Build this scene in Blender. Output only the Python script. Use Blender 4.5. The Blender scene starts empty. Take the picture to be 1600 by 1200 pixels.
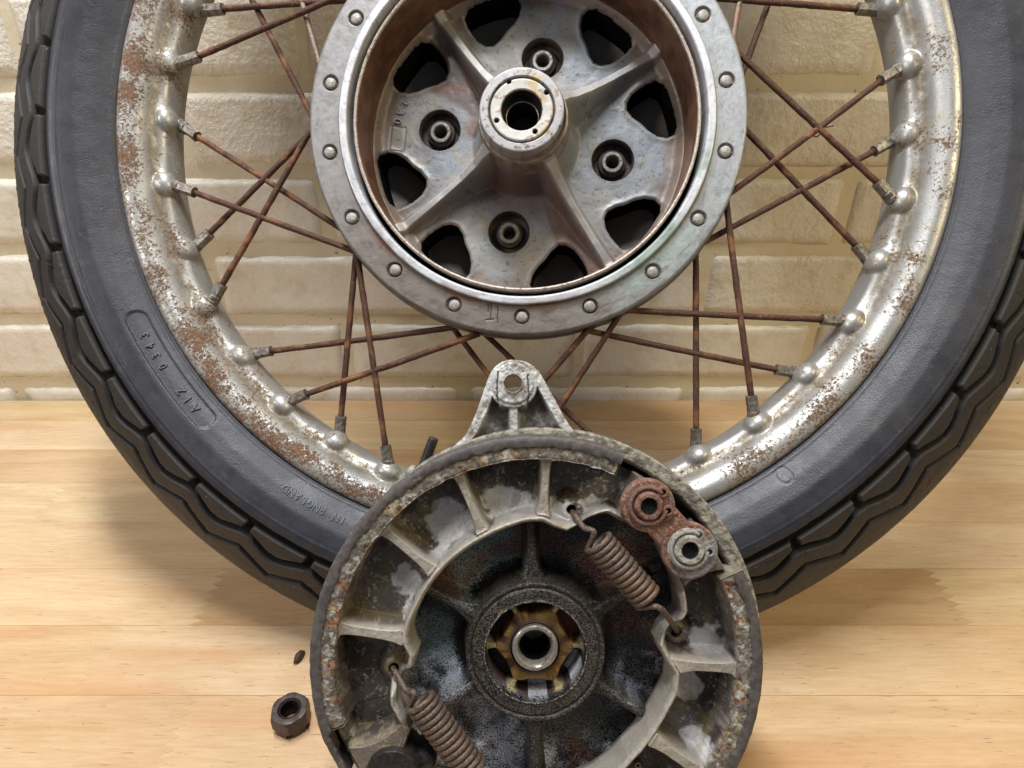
import bpy, math
import numpy as np
from mathutils import Matrix, Vector, Euler

# ---------------------------------------------------------------- units
# everything is laid out in "u": 1 u = 0.357 mm (real motorcycle wheel size)
K = 0.000357
R_ = math.radians
SC = bpy.context.scene
COL = SC.collection
PITCH = 28.5            # camera looks down by this; wheel and brake plate lean back by the same angle
HC = 912.0              # camera height over the bench (u)
WALL_Y = 1584.0         # horizontal distance camera -> wall (u)

# ---------------------------------------------------------------- camera
cam_d = bpy.data.cameras.new("camera")
cam_d.sensor_width = 36.0
cam_d.lens = 22.5
cam_d.clip_start = 0.005
cam_d.clip_end = 50.0
cam = bpy.data.objects.new("camera", cam_d)
cam.location = (0, 0, HC * K)
cam.rotation_euler = (R_(90 - PITCH), 0, 0)
COL.objects.link(cam)
SC.camera = cam

# ---------------------------------------------------------------- world + lamps (workshop: overhead tubes, dim room)
world = bpy.data.worlds.new("World")
SC.world = world
world.use_nodes = True
wnt = world.node_tree
bg = wnt.nodes["Background"]
bg.inputs["Color"].default_value = (0.80, 0.86, 1.0, 1)
bg.inputs["Strength"].default_value = 0.14


def area(name, loc, target, sx, sy, power, col):
    l = bpy.data.lights.new(name, 'AREA')
    l.shape = 'RECTANGLE'
    l.size, l.size_y, l.energy, l.color = sx, sy, power, col
    o = bpy.data.objects.new(name, l)
    o.location = loc
    d = Vector(target) - Vector(loc)
    o.rotation_euler = d.to_track_quat('-Z', 'Y').to_euler()
    COL.objects.link(o)
    return o


area("ceiling_lamp", (-0.12, 0.30, 1.12), (0, 0.38, 0.15), 0.60, 0.12, 12.5, (0.96, 0.97, 1.0))
area("side_lamp", (0.75, -0.05, 0.80), (0.05, 0.40, 0.15), 0.25, 0.25, 3.2, (1.0, 0.82, 0.48))
area("left_lamp", (-0.80, -0.10, 0.75), (-0.05, 0.45, 0.15), 0.30, 0.25, 3.4, (1.0, 0.94, 0.90))
vs = SC.view_settings
vs.view_transform = 'Standard'
vs.look = 'None'
vs.exposure = 0.22
vs.gamma = 1.0
SC.cycles.max_bounces = 6
SC.cycles.use_denoising = True

# ---------------------------------------------------------------- noise helpers (numpy)


def _h(i, j, s):
    n = (i.astype(np.int64) * 374761393 + j.astype(np.int64) * 668265263 + s * 974634777) & 0x7fffffff
    n = ((n ^ (n >> 13)) * 1274126177) & 0x7fffffff
    return ((n ^ (n >> 16)) & 0xffff) / 65535.0


def vn(x, y, s=0):
    i = np.floor(x); j = np.floor(y)
    fx = x - i; fy = y - j
    fx = fx * fx * (3 - 2 * fx); fy = fy * fy * (3 - 2 * fy)
    a = _h(i, j, s); b = _h(i + 1, j, s); c = _h(i, j + 1, s); d = _h(i + 1, j + 1, s)
    return (a * (1 - fx) + b * fx) * (1 - fy) + (c * (1 - fx) + d * fx) * fy


def fbm(x, y, size, octv=4, s=0):
    t = 0; a = 0.5; f = 1.0 / size; tot = 0
    for k in range(octv):
        t = t + a * vn(x * f + 17.3 * k, y * f - 9.1 * k, s + k)
        tot += a; a *= 0.55; f *= 2.03
    return t / tot


def ss(a, b, x):
    t = np.clip((x - a) / (b - a), 0, 1)
    return t * t * (3 - 2 * t)


def mixc(c, new, m):
    return c * (1 - m[..., None]) + np.array(new) * m[..., None]


def lin(r, g, b):
    f = lambda v: ((v / 255.0 + 0.055) / 1.055) ** 2.4 if v > 10 else v / 255.0 / 12.92
    return (f(r), f(g), f(b))

# ---------------------------------------------------------------- mesh helpers


def new_mesh(name, V, F, smooth=True, normals=None, tint=None, tri=None):
    """V (n,3) in u; F (m,4) quads; tri (k,3) triangles."""
    V = np.asarray(V, dtype=np.float64).reshape(-1, 3)
    F = np.asarray(F if F is not None else [], dtype=np.int32).reshape(-1, 4)
    T = np.asarray(tri if tri is not None else [], dtype=np.int32).reshape(-1, 3)
    me = bpy.data.meshes.new(name)
    me.vertices.add(len(V))
    me.vertices.foreach_set("co", (V * K).astype(np.float32).ravel())
    loops = np.concatenate([F.ravel(), T.ravel()])
    me.loops.add(len(loops))
    me.loops.foreach_set("vertex_index", loops.astype(np.int32))
    n4, n3 = len(F), len(T)
    me.polygons.add(n4 + n3)
    st = np.concatenate([np.arange(n4) * 4, n4 * 4 + np.arange(n3) * 3]).astype(np.int32)
    me.polygons.foreach_set("loop_start", st)
    me.polygons.foreach_set("use_smooth", np.full(n4 + n3, smooth))
    me.update(calc_edges=True)
    me.validate()
    if tint is not None:
        a = me.color_attributes.new("tint", 'FLOAT_COLOR', 'POINT')
        c = np.ones((len(V), 4), dtype=np.float32)
        tint = np.asarray(tint)
        tint = tint.reshape(-1, tint.shape[-1])
        c[:, :tint.shape[1]] = tint
        a.data.foreach_set("color", c.ravel())
    if normals is not None:
        me.normals_split_custom_set_from_vertices(np.asarray(normals).reshape(-1, 3))
    return me


def link(name, me, mat, parent=None, loc=None, rot=None):
    o = bpy.data.objects.new(name, me)
    if mat is not None and len(me.materials) == 0:
        me.materials.append(mat)
    COL.objects.link(o)
    if parent is not None:
        o.parent = parent
    if loc is not None:
        o.location = loc
    if rot is not None:
        o.rotation_euler = rot
    return o


def grid_faces(nu, nv, wrap_u=False, flip=False):
    """vertex index = i*nv + j, i along u"""
    iu = np.arange(nu if wrap_u else nu - 1)
    jv = np.arange(nv - 1)
    I, J = np.meshgrid(iu, jv, indexing='ij')
    I2 = (I + 1) % nu
    f = np.stack([I * nv + J, I2 * nv + J, I2 * nv + J + 1, I * nv + J + 1], -1).reshape(-1, 4)
    return f[:, ::-1] if flip else f


def lathe_data(prof, n=96, c=(0, 0), jit=0.0, seed=3):
    """revolve (r, z) profile round local z at c"""
    P = np.array(prof, float)
    a = np.arange(n) * 2 * math.pi / n
    r = P[None, :, 0] * np.ones((n, 1))
    z = P[None, :, 1] * np.ones((n, 1))
    if jit:
        j = (fbm(np.cos(a)[:, None] * r + 500, np.sin(a)[:, None] * r + z * 0.7 + 500, 6, 3, seed) - 0.5) * 2 * jit
        r = r + j * (r > 1)
        z = z + j
    V = np.stack([c[0] + r * np.cos(a)[:, None], c[1] + r * np.sin(a)[:, None], z], -1).reshape(-1, 3)
    F = grid_faces(n, len(P), wrap_u=True)
    return V, F


def lathe(name, prof, mat, parent, n=96, c=(0, 0), jit=0.0, smooth=True, sharp=35):
    V, F = lathe_data(prof, n, c, jit)
    me = new_mesh(name, V, F, smooth)
    if sharp:
        me.set_sharp_from_angle(angle=R_(sharp))
    return link(name, me, mat, parent)


def frames(P):
    P = np.asarray(P, float)
    T = np.gradient(P, axis=0)
    T /= np.linalg.norm(T, axis=1)[:, None] + 1e-12
    up = np.array([0, 0, 1.0]) if abs(T[0, 2]) < 0.9 else np.array([1.0, 0, 0])
    A = np.zeros_like(P)
    prev = up
    for i in range(len(P)):
        a = prev - T[i] * np.dot(prev, T[i])
        a /= np.linalg.norm(a) + 1e-12
        A[i] = a
        prev = a
    B = np.cross(T, A)
    return T, A, B


def tube_data(P, r, n=12, jit=0.0, seed=1, cap=True, squash=None):
    P = np.asarray(P, float)
    T, A, B = frames(P)
    m = len(P)
    rr = np.ones(m) * r
    ang = np.arange(n) * 2 * math.pi / n
    s = np.concatenate([[0], np.cumsum(np.linalg.norm(np.diff(P, axis=0), axis=1))])
    rad = rr[:, None] * np.ones((1, n))
    if jit:
        rad = rad + (fbm(s[:, None] * 1.0 + 300 + seed * 37, np.arange(n)[None, :] * 2.1 + 0 * s[:, None] + 50, 5, 3, seed) - 0.5) * 2 * jit
    V = P[:, None, :] + rad[..., None] * (np.cos(ang)[None, :, None] * A[:, None, :] + np.sin(ang)[None, :, None] * B[:, None, :])
    V = V.reshape(-1, 3)
    # rows = path, cols = ring (wrap)
    I, J = np.meshgrid(np.arange(m - 1), np.arange(n), indexing='ij')
    J2 = (J + 1) % n
    F = np.stack([I * n + J, I * n + J2, (I + 1) * n + J2, (I + 1) * n + J], -1).reshape(-1, 4)
    tri = None
    if cap:
        c0, c1 = len(V), len(V) + 1
        V = np.vstack([V, P[0], P[-1]])
        j = np.arange(n); j2 = (j + 1) % n
        tri = np.vstack([np.stack([j2, j, np.full(n, c0)], -1), np.stack([(m - 1) * n + j, (m - 1) * n + j2, np.full(n, c1)], -1)])
    return V, F, tri


def tube(name, P, r, mat, parent, n=12, jit=0.0, seed=1, smooth=True):
    V, F, tri = tube_data(P, r, n, jit, seed)
    me = new_mesh(name, V, F, smooth, tri=tri)
    me.set_sharp_from_angle(angle=R_(50))
    return link(name, me, mat, parent)


def polar_mesh(r0, r1, nphi, nr, phi0=0.0, phi1=2 * math.pi):
    """returns phi, r, t arrays of shape (nphi, nr). r0/r1 may be functions of phi"""
    wrap = abs(phi1 - phi0 - 2 * math.pi) < 1e-6
    ph = phi0 + (phi1 - phi0) * np.arange(nphi) / (nphi if wrap else nphi - 1)
    a = r0(ph) if callable(r0) else np.full(nphi, float(r0))
    b = r1(ph) if callable(r1) else np.full(nphi, float(r1))
    t = np.linspace(0, 1, nr)
    r = a[:, None] + (b - a)[:, None] * t[None, :]
    return ph[:, None] + 0 * r, r, t[None, :] + 0 * r, wrap


def vnormals(X, Y, Z, wrap):
    """vertex normals of a structured (nu,nv) grid, pointing to +z side"""
    P = np.stack([X, Y, Z], -1)
    if wrap:
        du = np.roll(P, -1, 0) - np.roll(P, 1, 0)
    else:
        du = np.gradient(P, axis=0)
    dv = np.gradient(P, axis=1)
    N = np.cross(du, dv)
    N /= np.linalg.norm(N, axis=-1, keepdims=True) + 1e-12
    s = np.where((N[..., 2:3] < 0), -1.0, 1.0)
    return N * s


def split_parts(X, Y, Z, wrap, lab, tint, names, mat, parents):
    """one height field cut into several part meshes that share their seam"""
    nu, nv = X.shape
    N = vnormals(X, Y, Z, wrap)
    F = grid_faces(nu, nv, wrap_u=wrap)
    V = np.stack([X, Y, Z], -1).reshape(-1, 3)
    # orientation towards +z
    f = F[len(F) // 2]
    L = lab.reshape(-1)
    fl = L[F].max(axis=1)
    c = np.cross(V[F[:, 1]] - V[F[:, 0]], V[F[:, 2]] - V[F[:, 0]])
    flip = c[:, 2] < 0
    if flip.mean() > 0.5:
        F = F[:, ::-1]
    out = {}
    for k in np.unique(fl):
        if k < 0 or int(k) not in names:
            continue
        Fk = F[fl == k]
        idx = np.unique(Fk)
        rm = np.full(len(V), -1, dtype=np.int64)
        rm[idx] = np.arange(len(idx))
        me = new_mesh(names[int(k)], V[idx], rm[Fk], True, normals=N.reshape(-1, 3)[idx], tint=tint.reshape(-1, tint.shape[-1])[idx])
        out[int(k)] = link(names[int(k)], me, mat, parents(int(k), out))
    return out

# ---------------------------------------------------------------- materials


class Mat:
    def __init__(s, name):
        s.m = bpy.data.materials.new(name)
        s.m.use_nodes = True
        s.nt = s.m.node_tree
        s.b = s.nt.nodes["Principled BSDF"]
        s._c = None

    def node(s, t, **kw):
        n = s.nt.nodes.new(t)
        for k, v in kw.items():
            setattr(n, k, v)
        return n

    def plug(s, sock, v):
        if hasattr(v, 'is_output') or hasattr(v, 'links'):
            s.nt.links.new(v, sock)
        elif isinstance(v, (tuple, list)):
            sock.default_value = tuple(v) + ((1,) if len(v) == 3 and len(sock.default_value) == 4 else ())
        elif hasattr(sock.default_value, '__len__'):
            sock.default_value = (v,) * 3 + (1,)
        else:
            sock.default_value = v

    def co(s, stretch=(1, 1, 1), rand=0.0):
        tc = s.node("ShaderNodeTexCoord")
        mp = s.node("ShaderNodeMapping")
        s.nt.links.new(tc.outputs["Object"], mp.inputs["Vector"])
        mp.inputs["Scale"].default_value = tuple(v / K for v in stretch)
        if rand:
            oi = s.node("ShaderNodeObjectInfo")
            mu = s.node("ShaderNodeVectorMath", operation='SCALE')
            cb = s.node("ShaderNodeCombineXYZ")
            s.nt.links.new(oi.outputs["Random"], cb.inputs[0])
            s.nt.links.new(oi.outputs["Random"], cb.inputs[1])
            s.nt.links.new(cb.outputs[0], mu.inputs[0])
            mu.inputs["Scale"].default_value = rand
            s.nt.links.new(mu.outputs[0], mp.inputs["Location"])
        return mp.outputs[0]

    def noise(s, size, detail=3, rough=0.55, vec=None, dist=0.0):
        n = s.node("ShaderNodeTexNoise")
        s.plug(n.inputs["Vector"], vec if vec is not None else s.coord())
        n.inputs["Scale"].default_value = 1.0 / size
        n.inputs["Detail"].default_value = detail
        n.inputs["Roughness"].default_value = rough
        n.inputs["Distortion"].default_value = dist
        return n.outputs["Fac"]

    def coord(s):
        if s._c is None:
            s._c = s.co()
        return s._c

    def voro(s, size, vec=None, feature='F1'):
        n = s.node("ShaderNodeTexVoronoi", feature=feature)
        s.plug(n.inputs["Vector"], vec if vec is not None else s.coord())
        n.inputs["Scale"].default_value = 1.0 / size
        return n.outputs["Distance"]

    def rng(s, f, a, b, lo=0.0, hi=1.0):
        n = s.node("ShaderNodeMapRange", interpolation_type='SMOOTHSTEP')
        s.plug(n.inputs[0], f)
        n.inputs[1].default_value = a
        n.inputs[2].default_value = b
        n.inputs[3].default_value = lo
        n.inputs[4].default_value = hi
        return n.outputs[0]

    def mix(s, f, a, b, mode='MIX'):
        n = s.node("ShaderNodeMix", data_type='RGBA', blend_type=mode)
        s.plug(n.inputs[0], f)
        s.plug(n.inputs[6], a)
        s.plug(n.inputs[7], b)
        return n.outputs[2]

    def math(s, op, a, b=0.0):
        n = s.node("ShaderNodeMath", operation=op)
        s.plug(n.inputs[0], a)
        s.plug(n.inputs[1], b)
        return n.outputs[0]

    def attr(s, name="tint"):
        n = s.node("ShaderNodeAttribute")
        n.attribute_name = name
        return n.outputs["Color"]

    def alpha(s, name="tint"):
        n = s.node("ShaderNodeAttribute")
        n.attribute_name = name
        return n.outputs["Alpha"]

    def rnd(s):
        return s.node("ShaderNodeObjectInfo").outputs["Random"]

    def bump(s, h, dist, strength=1.0, prev=None):
        n = s.node("ShaderNodeBump")
        s.plug(n.inputs["Height"], h)
        n.inputs["Distance"].default_value = dist * K
        n.inputs["Strength"].default_value = strength
        if prev is not None:
            s.plug(n.inputs["Normal"], prev)
        return n.outputs["Normal"]

    def out(s, color, rough=0.5, metal=0.0, normal=None, spec=0.5, coat=0.0, coatr=0.2):
        s.plug(s.b.inputs["Base Color"], color)
        s.plug(s.b.inputs["Roughness"], rough)
        s.plug(s.b.inputs["Metallic"], metal)
        s.b.inputs["Specular IOR Level"].default_value = spec
        s.b.inputs["Coat Weight"].default_value = coat
        s.b.inputs["Coat Roughness"].default_value = coatr
        if normal is not None:
            s.plug(s.b.inputs["Normal"], normal)
        return s.m


def mat_cast(name, rough=0.5, metal=0.35, b1=0.8, grit=3.0, amp=0.5, spec=0.5, speck=None, soot=None):
    m = Mat(name)
    c = m.attr()
    n1 = m.noise(grit, 4, 0.7)
    n2 = m.noise(grit * 9, 3, 0.6)
    c = m.mix(1.0, c, m.mix(n1, (1 - amp,) * 3, (1 + amp,) * 3), 'MULTIPLY')
    c = m.mix(1.0, c, m.mix(n2, (0.86,) * 3, (1.14,) * 3), 'MULTIPLY')
    if speck:
        c = m.mix(m.rng(m.noise(speck[1], 2, 0.5), speck[2], speck[2] + 0.05), c, speck[0])
    if soot:                      # black specks, as dense as the alpha of the tint says
        sn = m.math('ADD', m.noise(soot[0], 3, 0.6), m.math('MULTIPLY', m.math('SUBTRACT', m.alpha(), 0.5), 0.34))
        c = m.mix(m.rng(sn, 0.49, 0.55), c, soot[1])
    nr = m.bump(n1, b1)
    nr = m.bump(m.noise(grit * 5, 2), b1 * 1.2, 1.0, nr)
    return m.out(c, m.rng(n2, 0.3, 0.7, rough - 0.1, rough + 0.12), metal, nr, spec)


# painted brick
def mat_paint(name, br=0.55):
    m = Mat(name)
    v = m.co(rand=4000.0)
    big = m.noise(700, 2, vec=v)
    c = m.mix(big, lin(220, 212, 194), lin(230, 223, 208))
    c = m.mix(m.rng(m.noise(60, 4, 0.6, v), 0.45, 0.8), c, lin(206, 194, 168))
    pore = m.noise(9, 3, 0.6, v)
    dirt = m.rng(m.noise(5.5, 2, 0.5, v), 0.70, 0.76)
    patch = m.rng(m.noise(120, 3, 0.6, v), 0.52, 0.66)
    dd = m.math('MULTIPLY', dirt, m.math('ADD', m.math('MULTIPLY', patch, 0.7), 0.12))
    c = m.mix(dd, c, lin(104, 88, 60))
    nr = m.bump(pore, 3.0, br)
    nr = m.bump(m.noise(24, 4, 0.6, v), 7.0, br, nr)
    nr = m.bump(m.noise(90, 2, 0.5, v), 10.0, 0.6, nr)
    return m.out(c, m.rng(pore, 0.3, 0.7, 0.22, 0.40), 0.0, nr, 0.55)


M_brick = mat_paint("glossy_cream_masonry_paint", 0.26)
M_brick_rough = mat_paint("pitted_cream_masonry_paint", 0.75)


def mat_mortar():
    m = Mat("cream_paint_over_mortar")
    c = m.mix(m.noise(260, 3), lin(208, 195, 164), lin(220, 209, 182))
    c = m.mix(m.rng(m.noise(14, 3), 0.66, 0.74), c, lin(120, 100, 66))
    nr = m.bump(m.noise(40, 3), 5.0, 0.6)
    return m.out(c, 0.38, 0.0, nr)


M_mortar = mat_mortar()


def mat_wood():
    m = Mat("oiled_light_hardwood")
    vs_ = m.co((0.10, 1, 1), rand=9000.0)
    vb = m.co((0.22, 1, 1), rand=9000.0)
    warp = m.noise(260, 2, 0.4, vb)
    # growth bands : low frequency field folded several times
    f = m.math('MULTIPLY', warp, 9.0)
    f = m.math('FRACT', f)
    band = m.rng(m.math('ABSOLUTE', m.math('SUBTRACT', f, 0.5)), 0.0, 0.5)
    grain = m.noise(7, 6, 0.7, vs_)
    fine = m.noise(2.6, 3, 0.6, vs_)
    r = m.rnd()
    ramp = m.node("ShaderNodeValToRGB")
    m.plug(ramp.inputs[0], r)
    cr = ramp.color_ramp
    cr.elements[0].position = 0.0; cr.elements[0].color = (*lin(212, 186, 150), 1)
    cr.elements[1].position = 1.0; cr.elements[1].color = (*lin(222, 200, 168), 1)
    for p, c_ in ((0.25, (202, 172, 134)), (0.45, (224, 202, 172)), (0.65, (208, 184, 144)), (0.82, (192, 160, 122))):
        e = cr.elements.new(p); e.color = (*lin(*c_), 1)
    c = ramp.outputs[0]
    c = m.mix(1.0, c, m.mix(band, (0.94, 0.90, 0.85), (1.03, 1.03, 1.02)), 'MULTIPLY')
    c = m.mix(1.0, c, m.mix(m.rng(grain, 0.3, 0.7), (0.90, 0.86, 0.80), (1.05, 1.05, 1.05)), 'MULTIPLY')
    c = m.mix(m.math('MULTIPLY', m.rng(m.noise(160, 2, 0.5, vb), 0.5, 0.75), 0.45), c, lin(186, 128, 74))
    pores = m.rng(m.noise(2.2, 2, 0.5, m.co((0.06, 1, 1), rand=7000.0)), 0.665, 0.72)
    c = m.mix(m.math('MULTIPLY', pores, 0.6), c, lin(128, 88, 54))
    spots = m.rng(m.noise(4.2, 1, 0.4, m.co(rand=1000.0)), 0.775, 0.79)
    c = m.mix(m.math('MULTIPLY', spots, 0.85), c, lin(60, 40, 24))
    nr = m.bump(fine, 0.35, 0.5)
    nr = m.bump(pores, -0.5, 0.6, nr)
    return m.out(c, m.rng(grain, 0.3, 0.7, 0.30, 0.44), 0.0, nr, 0.45)


M_wood = mat_wood()


def mat_rust(name, dark=(58, 36, 28), mid=(112, 66, 44), hi=(150, 96, 58), rough=0.8, gs=3.0, bump=1.1, metal=0.1):
    m = Mat(name)
    v = m.co(rand=3000.0)
    n1 = m.noise(gs, 4, 0.7, v)
    n2 = m.noise(gs * 14, 3, 0.6, v)
    c = m.mix(m.rng(n1, 0.3, 0.65), lin(*dark), lin(*mid))
    c = m.mix(m.math('MULTIPLY', m.rng(n2, 0.5, 0.72), 0.8), c, lin(*hi))
    c = m.mix(m.math('MULTIPLY', m.rng(n1, 0.66, 0.74), 0.6), c, lin(196, 150, 110))
    return m.out(c, rough, metal, m.bump(n1, bump), 0.4)


M_spoke = mat_rust("rusty_spoke_wire", (46, 32, 27), (96, 63, 49), (146, 100, 66), 0.6, 2.6, 1.6, 0.25)
M_spoke_grey = mat_rust("dull_grey_spoke_wire", (84, 70, 60), (128, 112, 98), (140, 100, 70), 0.5, 3.0, 1.0, 0.4)
M_spring = mat_rust("brown_oxidised_spring_steel", (62, 50, 43), (112, 97, 86), (112, 86, 70), 0.5, 3.2, 0.8, 0.3)
M_link = mat_rust("scaly_red_brown_rust", (92, 48, 40), (150, 92, 74), (168, 108, 84), 0.8, 3.4, 2.2, 0.1)


def mat_nipple():
    m = Mat("tarnished_zinc_nipple")
    v = m.co(rand=3000.0)
    n = m.noise(6, 4, 0.6, v)
    c = m.mix(m.rng(n, 0.35, 0.7), lin(98, 92, 84), lin(146, 142, 134))
    c = m.mix(m.math('MULTIPLY', m.rng(m.noise(9, 3, 0.6, v), 0.55, 0.7), 0.55), c, lin(112, 82, 58))
    return m.out(c, 0.42, 0.55, m.bump(n, 0.8))


M_nipple = mat_nipple()


def mat_rim():
    m = Mat("silver_rim_with_rust_freckles")
    c = m.mix(m.noise(160, 3), lin(152, 152, 150), lin(176, 175, 171))
    c = m.mix(m.math('MULTIPLY', m.rng(m.noise(30, 4, 0.65), 0.48, 0.72), 0.55), c, lin(158, 146, 116))
    a = m.attr()                         # R: how far rust has spread at this place
    sep = m.node("ShaderNodeSeparateColor")
    m.plug(sep.inputs[0], a)
    amt = sep.outputs[0]
    nf = m.noise(5.0, 6, 0.85)
    nb = m.noise(60, 3, 0.6)
    t = m.math('ADD', nf, m.math('MULTIPLY', m.math('SUBTRACT', nb, 0.5), 0.55))
    t = m.math('ADD', t, m.math('MULTIPLY', amt, 0.155))
    r1 = m.rng(t, 0.645, 0.685)
    rc = m.mix(m.rng(m.noise(3.2, 4, 0.75), .3, .7), lin(78, 54, 42), lin(154, 114, 86))
    grime = m.math('MULTIPLY', sep.outputs[1], m.rng(m.noise(22, 4, 0.7), 0.25, 0.6))
    c = m.mix(grime, c, lin(112, 102, 84))
    halo = m.math('MULTIPLY', m.rng(t, 0.55, 0.68), 0.6)
    c = m.mix(halo, c, lin(172, 156, 132))
    c = m.mix(r1, c, rc)
    pits = m.rng(m.noise(2.6, 2, 0.6), 0.71, 0.74)
    c = m.mix(m.math('MULTIPLY', pits, 0.8), c, lin(70, 48, 34))
    metal = m.math('MULTIPLY', m.rng(t, 0.56, 0.70, 0.62, 0.05), m.math('SUBTRACT', 1.0, m.math('MULTIPLY', grime, 0.6)))
    rough = m.rng(t, 0.50, 0.70, 0.36, 0.8)
    nr = m.bump(m.rng(t, 0.60, 0.76), 1.1)
    nr = m.bump(m.noise(3, 3, 0.6), 0.35, 0.8, nr)
    return m.out(c, rough, metal, nr)


M_rim = mat_rim()


def mat_tyre():
    m = Mat("blue_grey_weathered_rubber")
    g = m.attr()
    sep = m.node("ShaderNodeSeparateColor")
    m.plug(sep.inputs[0], g)
    tread = sep.outputs[0]
    groove = sep.outputs[1]
    n = m.noise(40, 4, 0.6)
    side = m.mix(n, lin(30, 31, 36), lin(48, 49, 57))
    side = m.mix(m.math('MULTIPLY', m.rng(m.noise(130, 5, 0.75), 0.48, 0.75), 0.5), side, lin(72, 65, 60))
    side = m.mix(m.math('MULTIPLY', m.rng(m.noise(24, 6, 0.8), 0.56, 0.7), 0.35), side, lin(88, 87, 92))
    tr = m.mix(m.noise(30, 5, 0.75), lin(30, 27, 25), lin(50, 46, 42))
    tr = m.mix(m.math('MULTIPLY', m.rng(m.noise(3.4, 3, 0.7), 0.6, 0.72), 0.4), tr, lin(98, 88, 76))
    c = m.mix(tread, side, tr)
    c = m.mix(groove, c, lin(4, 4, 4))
    sc_ = m.rng(m.noise(6.5, 2, 0.4), 0.77, 0.79)
    c = m.mix(m.math('MULTIPLY', sc_, 0.5), c, lin(150, 146, 146))
    nr = m.bump(m.noise(2.2, 3, 0.6), 0.4)
    nr = m.bump(m.noise(14, 4, .7), 0.8, 0.5, nr)
    return m.out(c, m.mix(groove, m.mix(tread, m.rng(n, 0.3, 0.7, 0.36, 0.48), 0.60), 1.0), 0.0, nr, 0.5)


M_tyre = mat_tyre()
M_drumfloor = mat_cast("greyed_cast_aluminium_hub", 0.50, 0.30, 0.28, 3.0, 0.17)
M_flange = mat_cast("machined_dull_aluminium", 0.48, 0.40, 0.25, 2.6, 0.16)
M_shoe = mat_cast("oily_cast_aluminium_shoe", 0.46, 0.25, 0.7, 3.0, 0.40)
M_crust = mat_cast("crusted_brake_metal", 0.72, 0.10, 1.8, 3.4, 0.55)
M_back = mat_cast("sooty_speckled_casting", 0.46, 0.2, 0.8, 2.6, 0.40, soot=(1.9, lin(18, 17, 17)))
M_lug = mat_cast("white_corroded_cast_lug", 0.70, 0.15, 2.0, 4.0, 0.45)


def mat_liner():
    m = Mat("rust_stained_iron_drum")
    tc = m.co()
    n = m.noise(26, 4, 0.6)
    st = m.noise(5, 3, 0.6, m.co((.25, .25, 1)))
    c = m.mix(m.rng(n, 0.3, 0.75), lin(98, 72, 58), lin(138, 98, 74))
    c = m.mix(m.math('MULTIPLY', m.rng(st, 0.5, 0.8), 0.4), c, lin(160, 108, 72))
    c = m.mix(m.math('MULTIPLY', m.rng(m.noise(90, 2), 0.5, 0.7), 0.6), c, lin(70, 48, 40))
    return m.out(c, 0.42, 0.45, m.bump(st, 0.5))


M_liner = mat_liner()


def simple(name, c1, c2, size=8, rough=0.5, metal=0.2, bump=0.6, c3=None, t3=0.62):
    m = Mat(name)
    n = m.noise(size, 4, 0.65)
    c = m.mix(m.rng(n, 0.32, 0.68), lin(*c1), lin(*c2))
    if c3:
        c = m.mix(m.rng(m.noise(size * 1.7, 3, 0.6), t3, t3 + 0.1), c, lin(*c3))
    return m.out(c, rough, metal, m.bump(n, bump))


M_lip = simple("worn_iron_lip", (150, 138, 126), (182, 170, 158), 4, 0.5, 0.4, 0.8, (128, 86, 60), 0.58)
M_dark = simple("painted_dark_hollow", (4, 4, 4), (9, 8, 8), 12, 0.95, 0.0, 0.5)  # darkness inside holes and gaps, put in as near-black colour
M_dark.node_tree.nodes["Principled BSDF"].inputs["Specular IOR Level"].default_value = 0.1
M_boss = simple("turned_bearing_retainer", (168, 164, 160), (196, 192, 190), 9, 0.34, 0.55, 0.4, (176, 150, 112), 0.60)
M_bossold = simple("stained_boss_casting", (110, 96, 86), (150, 140, 130), 16, 0.5, 0.3, 0.8)
M_rivet = simple("dull_steel_rivet", (122, 118, 112), (166, 162, 156), 4, 0.5, 0.35, 1.2, (112, 92, 76), 0.62)
M_bush = simple("brown_bush_rubber", (44, 34, 30), (70, 56, 48), 7, 0.6, 0.05, 0.6)
M_bushmetal = simple("grey_bush_sleeve", (120, 116, 108), (158, 154, 146), 5, 0.4, 0.5, 0.5, (110, 80, 56), 0.56)
M_lining = simple("grey_brake_lining", (64, 59, 58), (90, 84, 81), 9, 0.62, 0.0, 0.6, (128, 118, 104), 0.66)
M_tube = simple("polished_axle_tube", (150, 142, 132), (190, 184, 174), 5, 0.3, 0.7, 0.4, (110, 86, 66), 0.60)
M_pin = simple("grey_pivot_pin", (148, 146, 136), (180, 178, 168), 4, 0.5, 0.4, 0.8, (120, 100, 80), 0.62)
M_black = simple("blackened_steel", (38, 34, 33), (60, 55, 52), 5, 0.45, 0.4, 0.6, (92, 84, 78), 0.68)
M_nut = simple("chocolate_brown_steel_nut", (58, 48, 46), (80, 68, 64), 6, 0.45, 0.3, 0.5, (104, 76, 58), 0.66)
M_chip = simple("dark_brown_flake", (52, 34, 22), (84, 56, 36), 3, 0.6, 0.0, 0.8)

# ---------------------------------------------------------------- things and parts


def thing(name, label, cat, loc, rot=(0, 0, 0), group=None):
    o = bpy.data.objects.new(name, None)
    o.empty_display_size = 0.02
    COL.objects.link(o)
    o.location = loc
    o.rotation_euler = rot
    o["label"] = label
    o["category"] = cat
    if group:
        o["group"] = group
    return o


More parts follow.
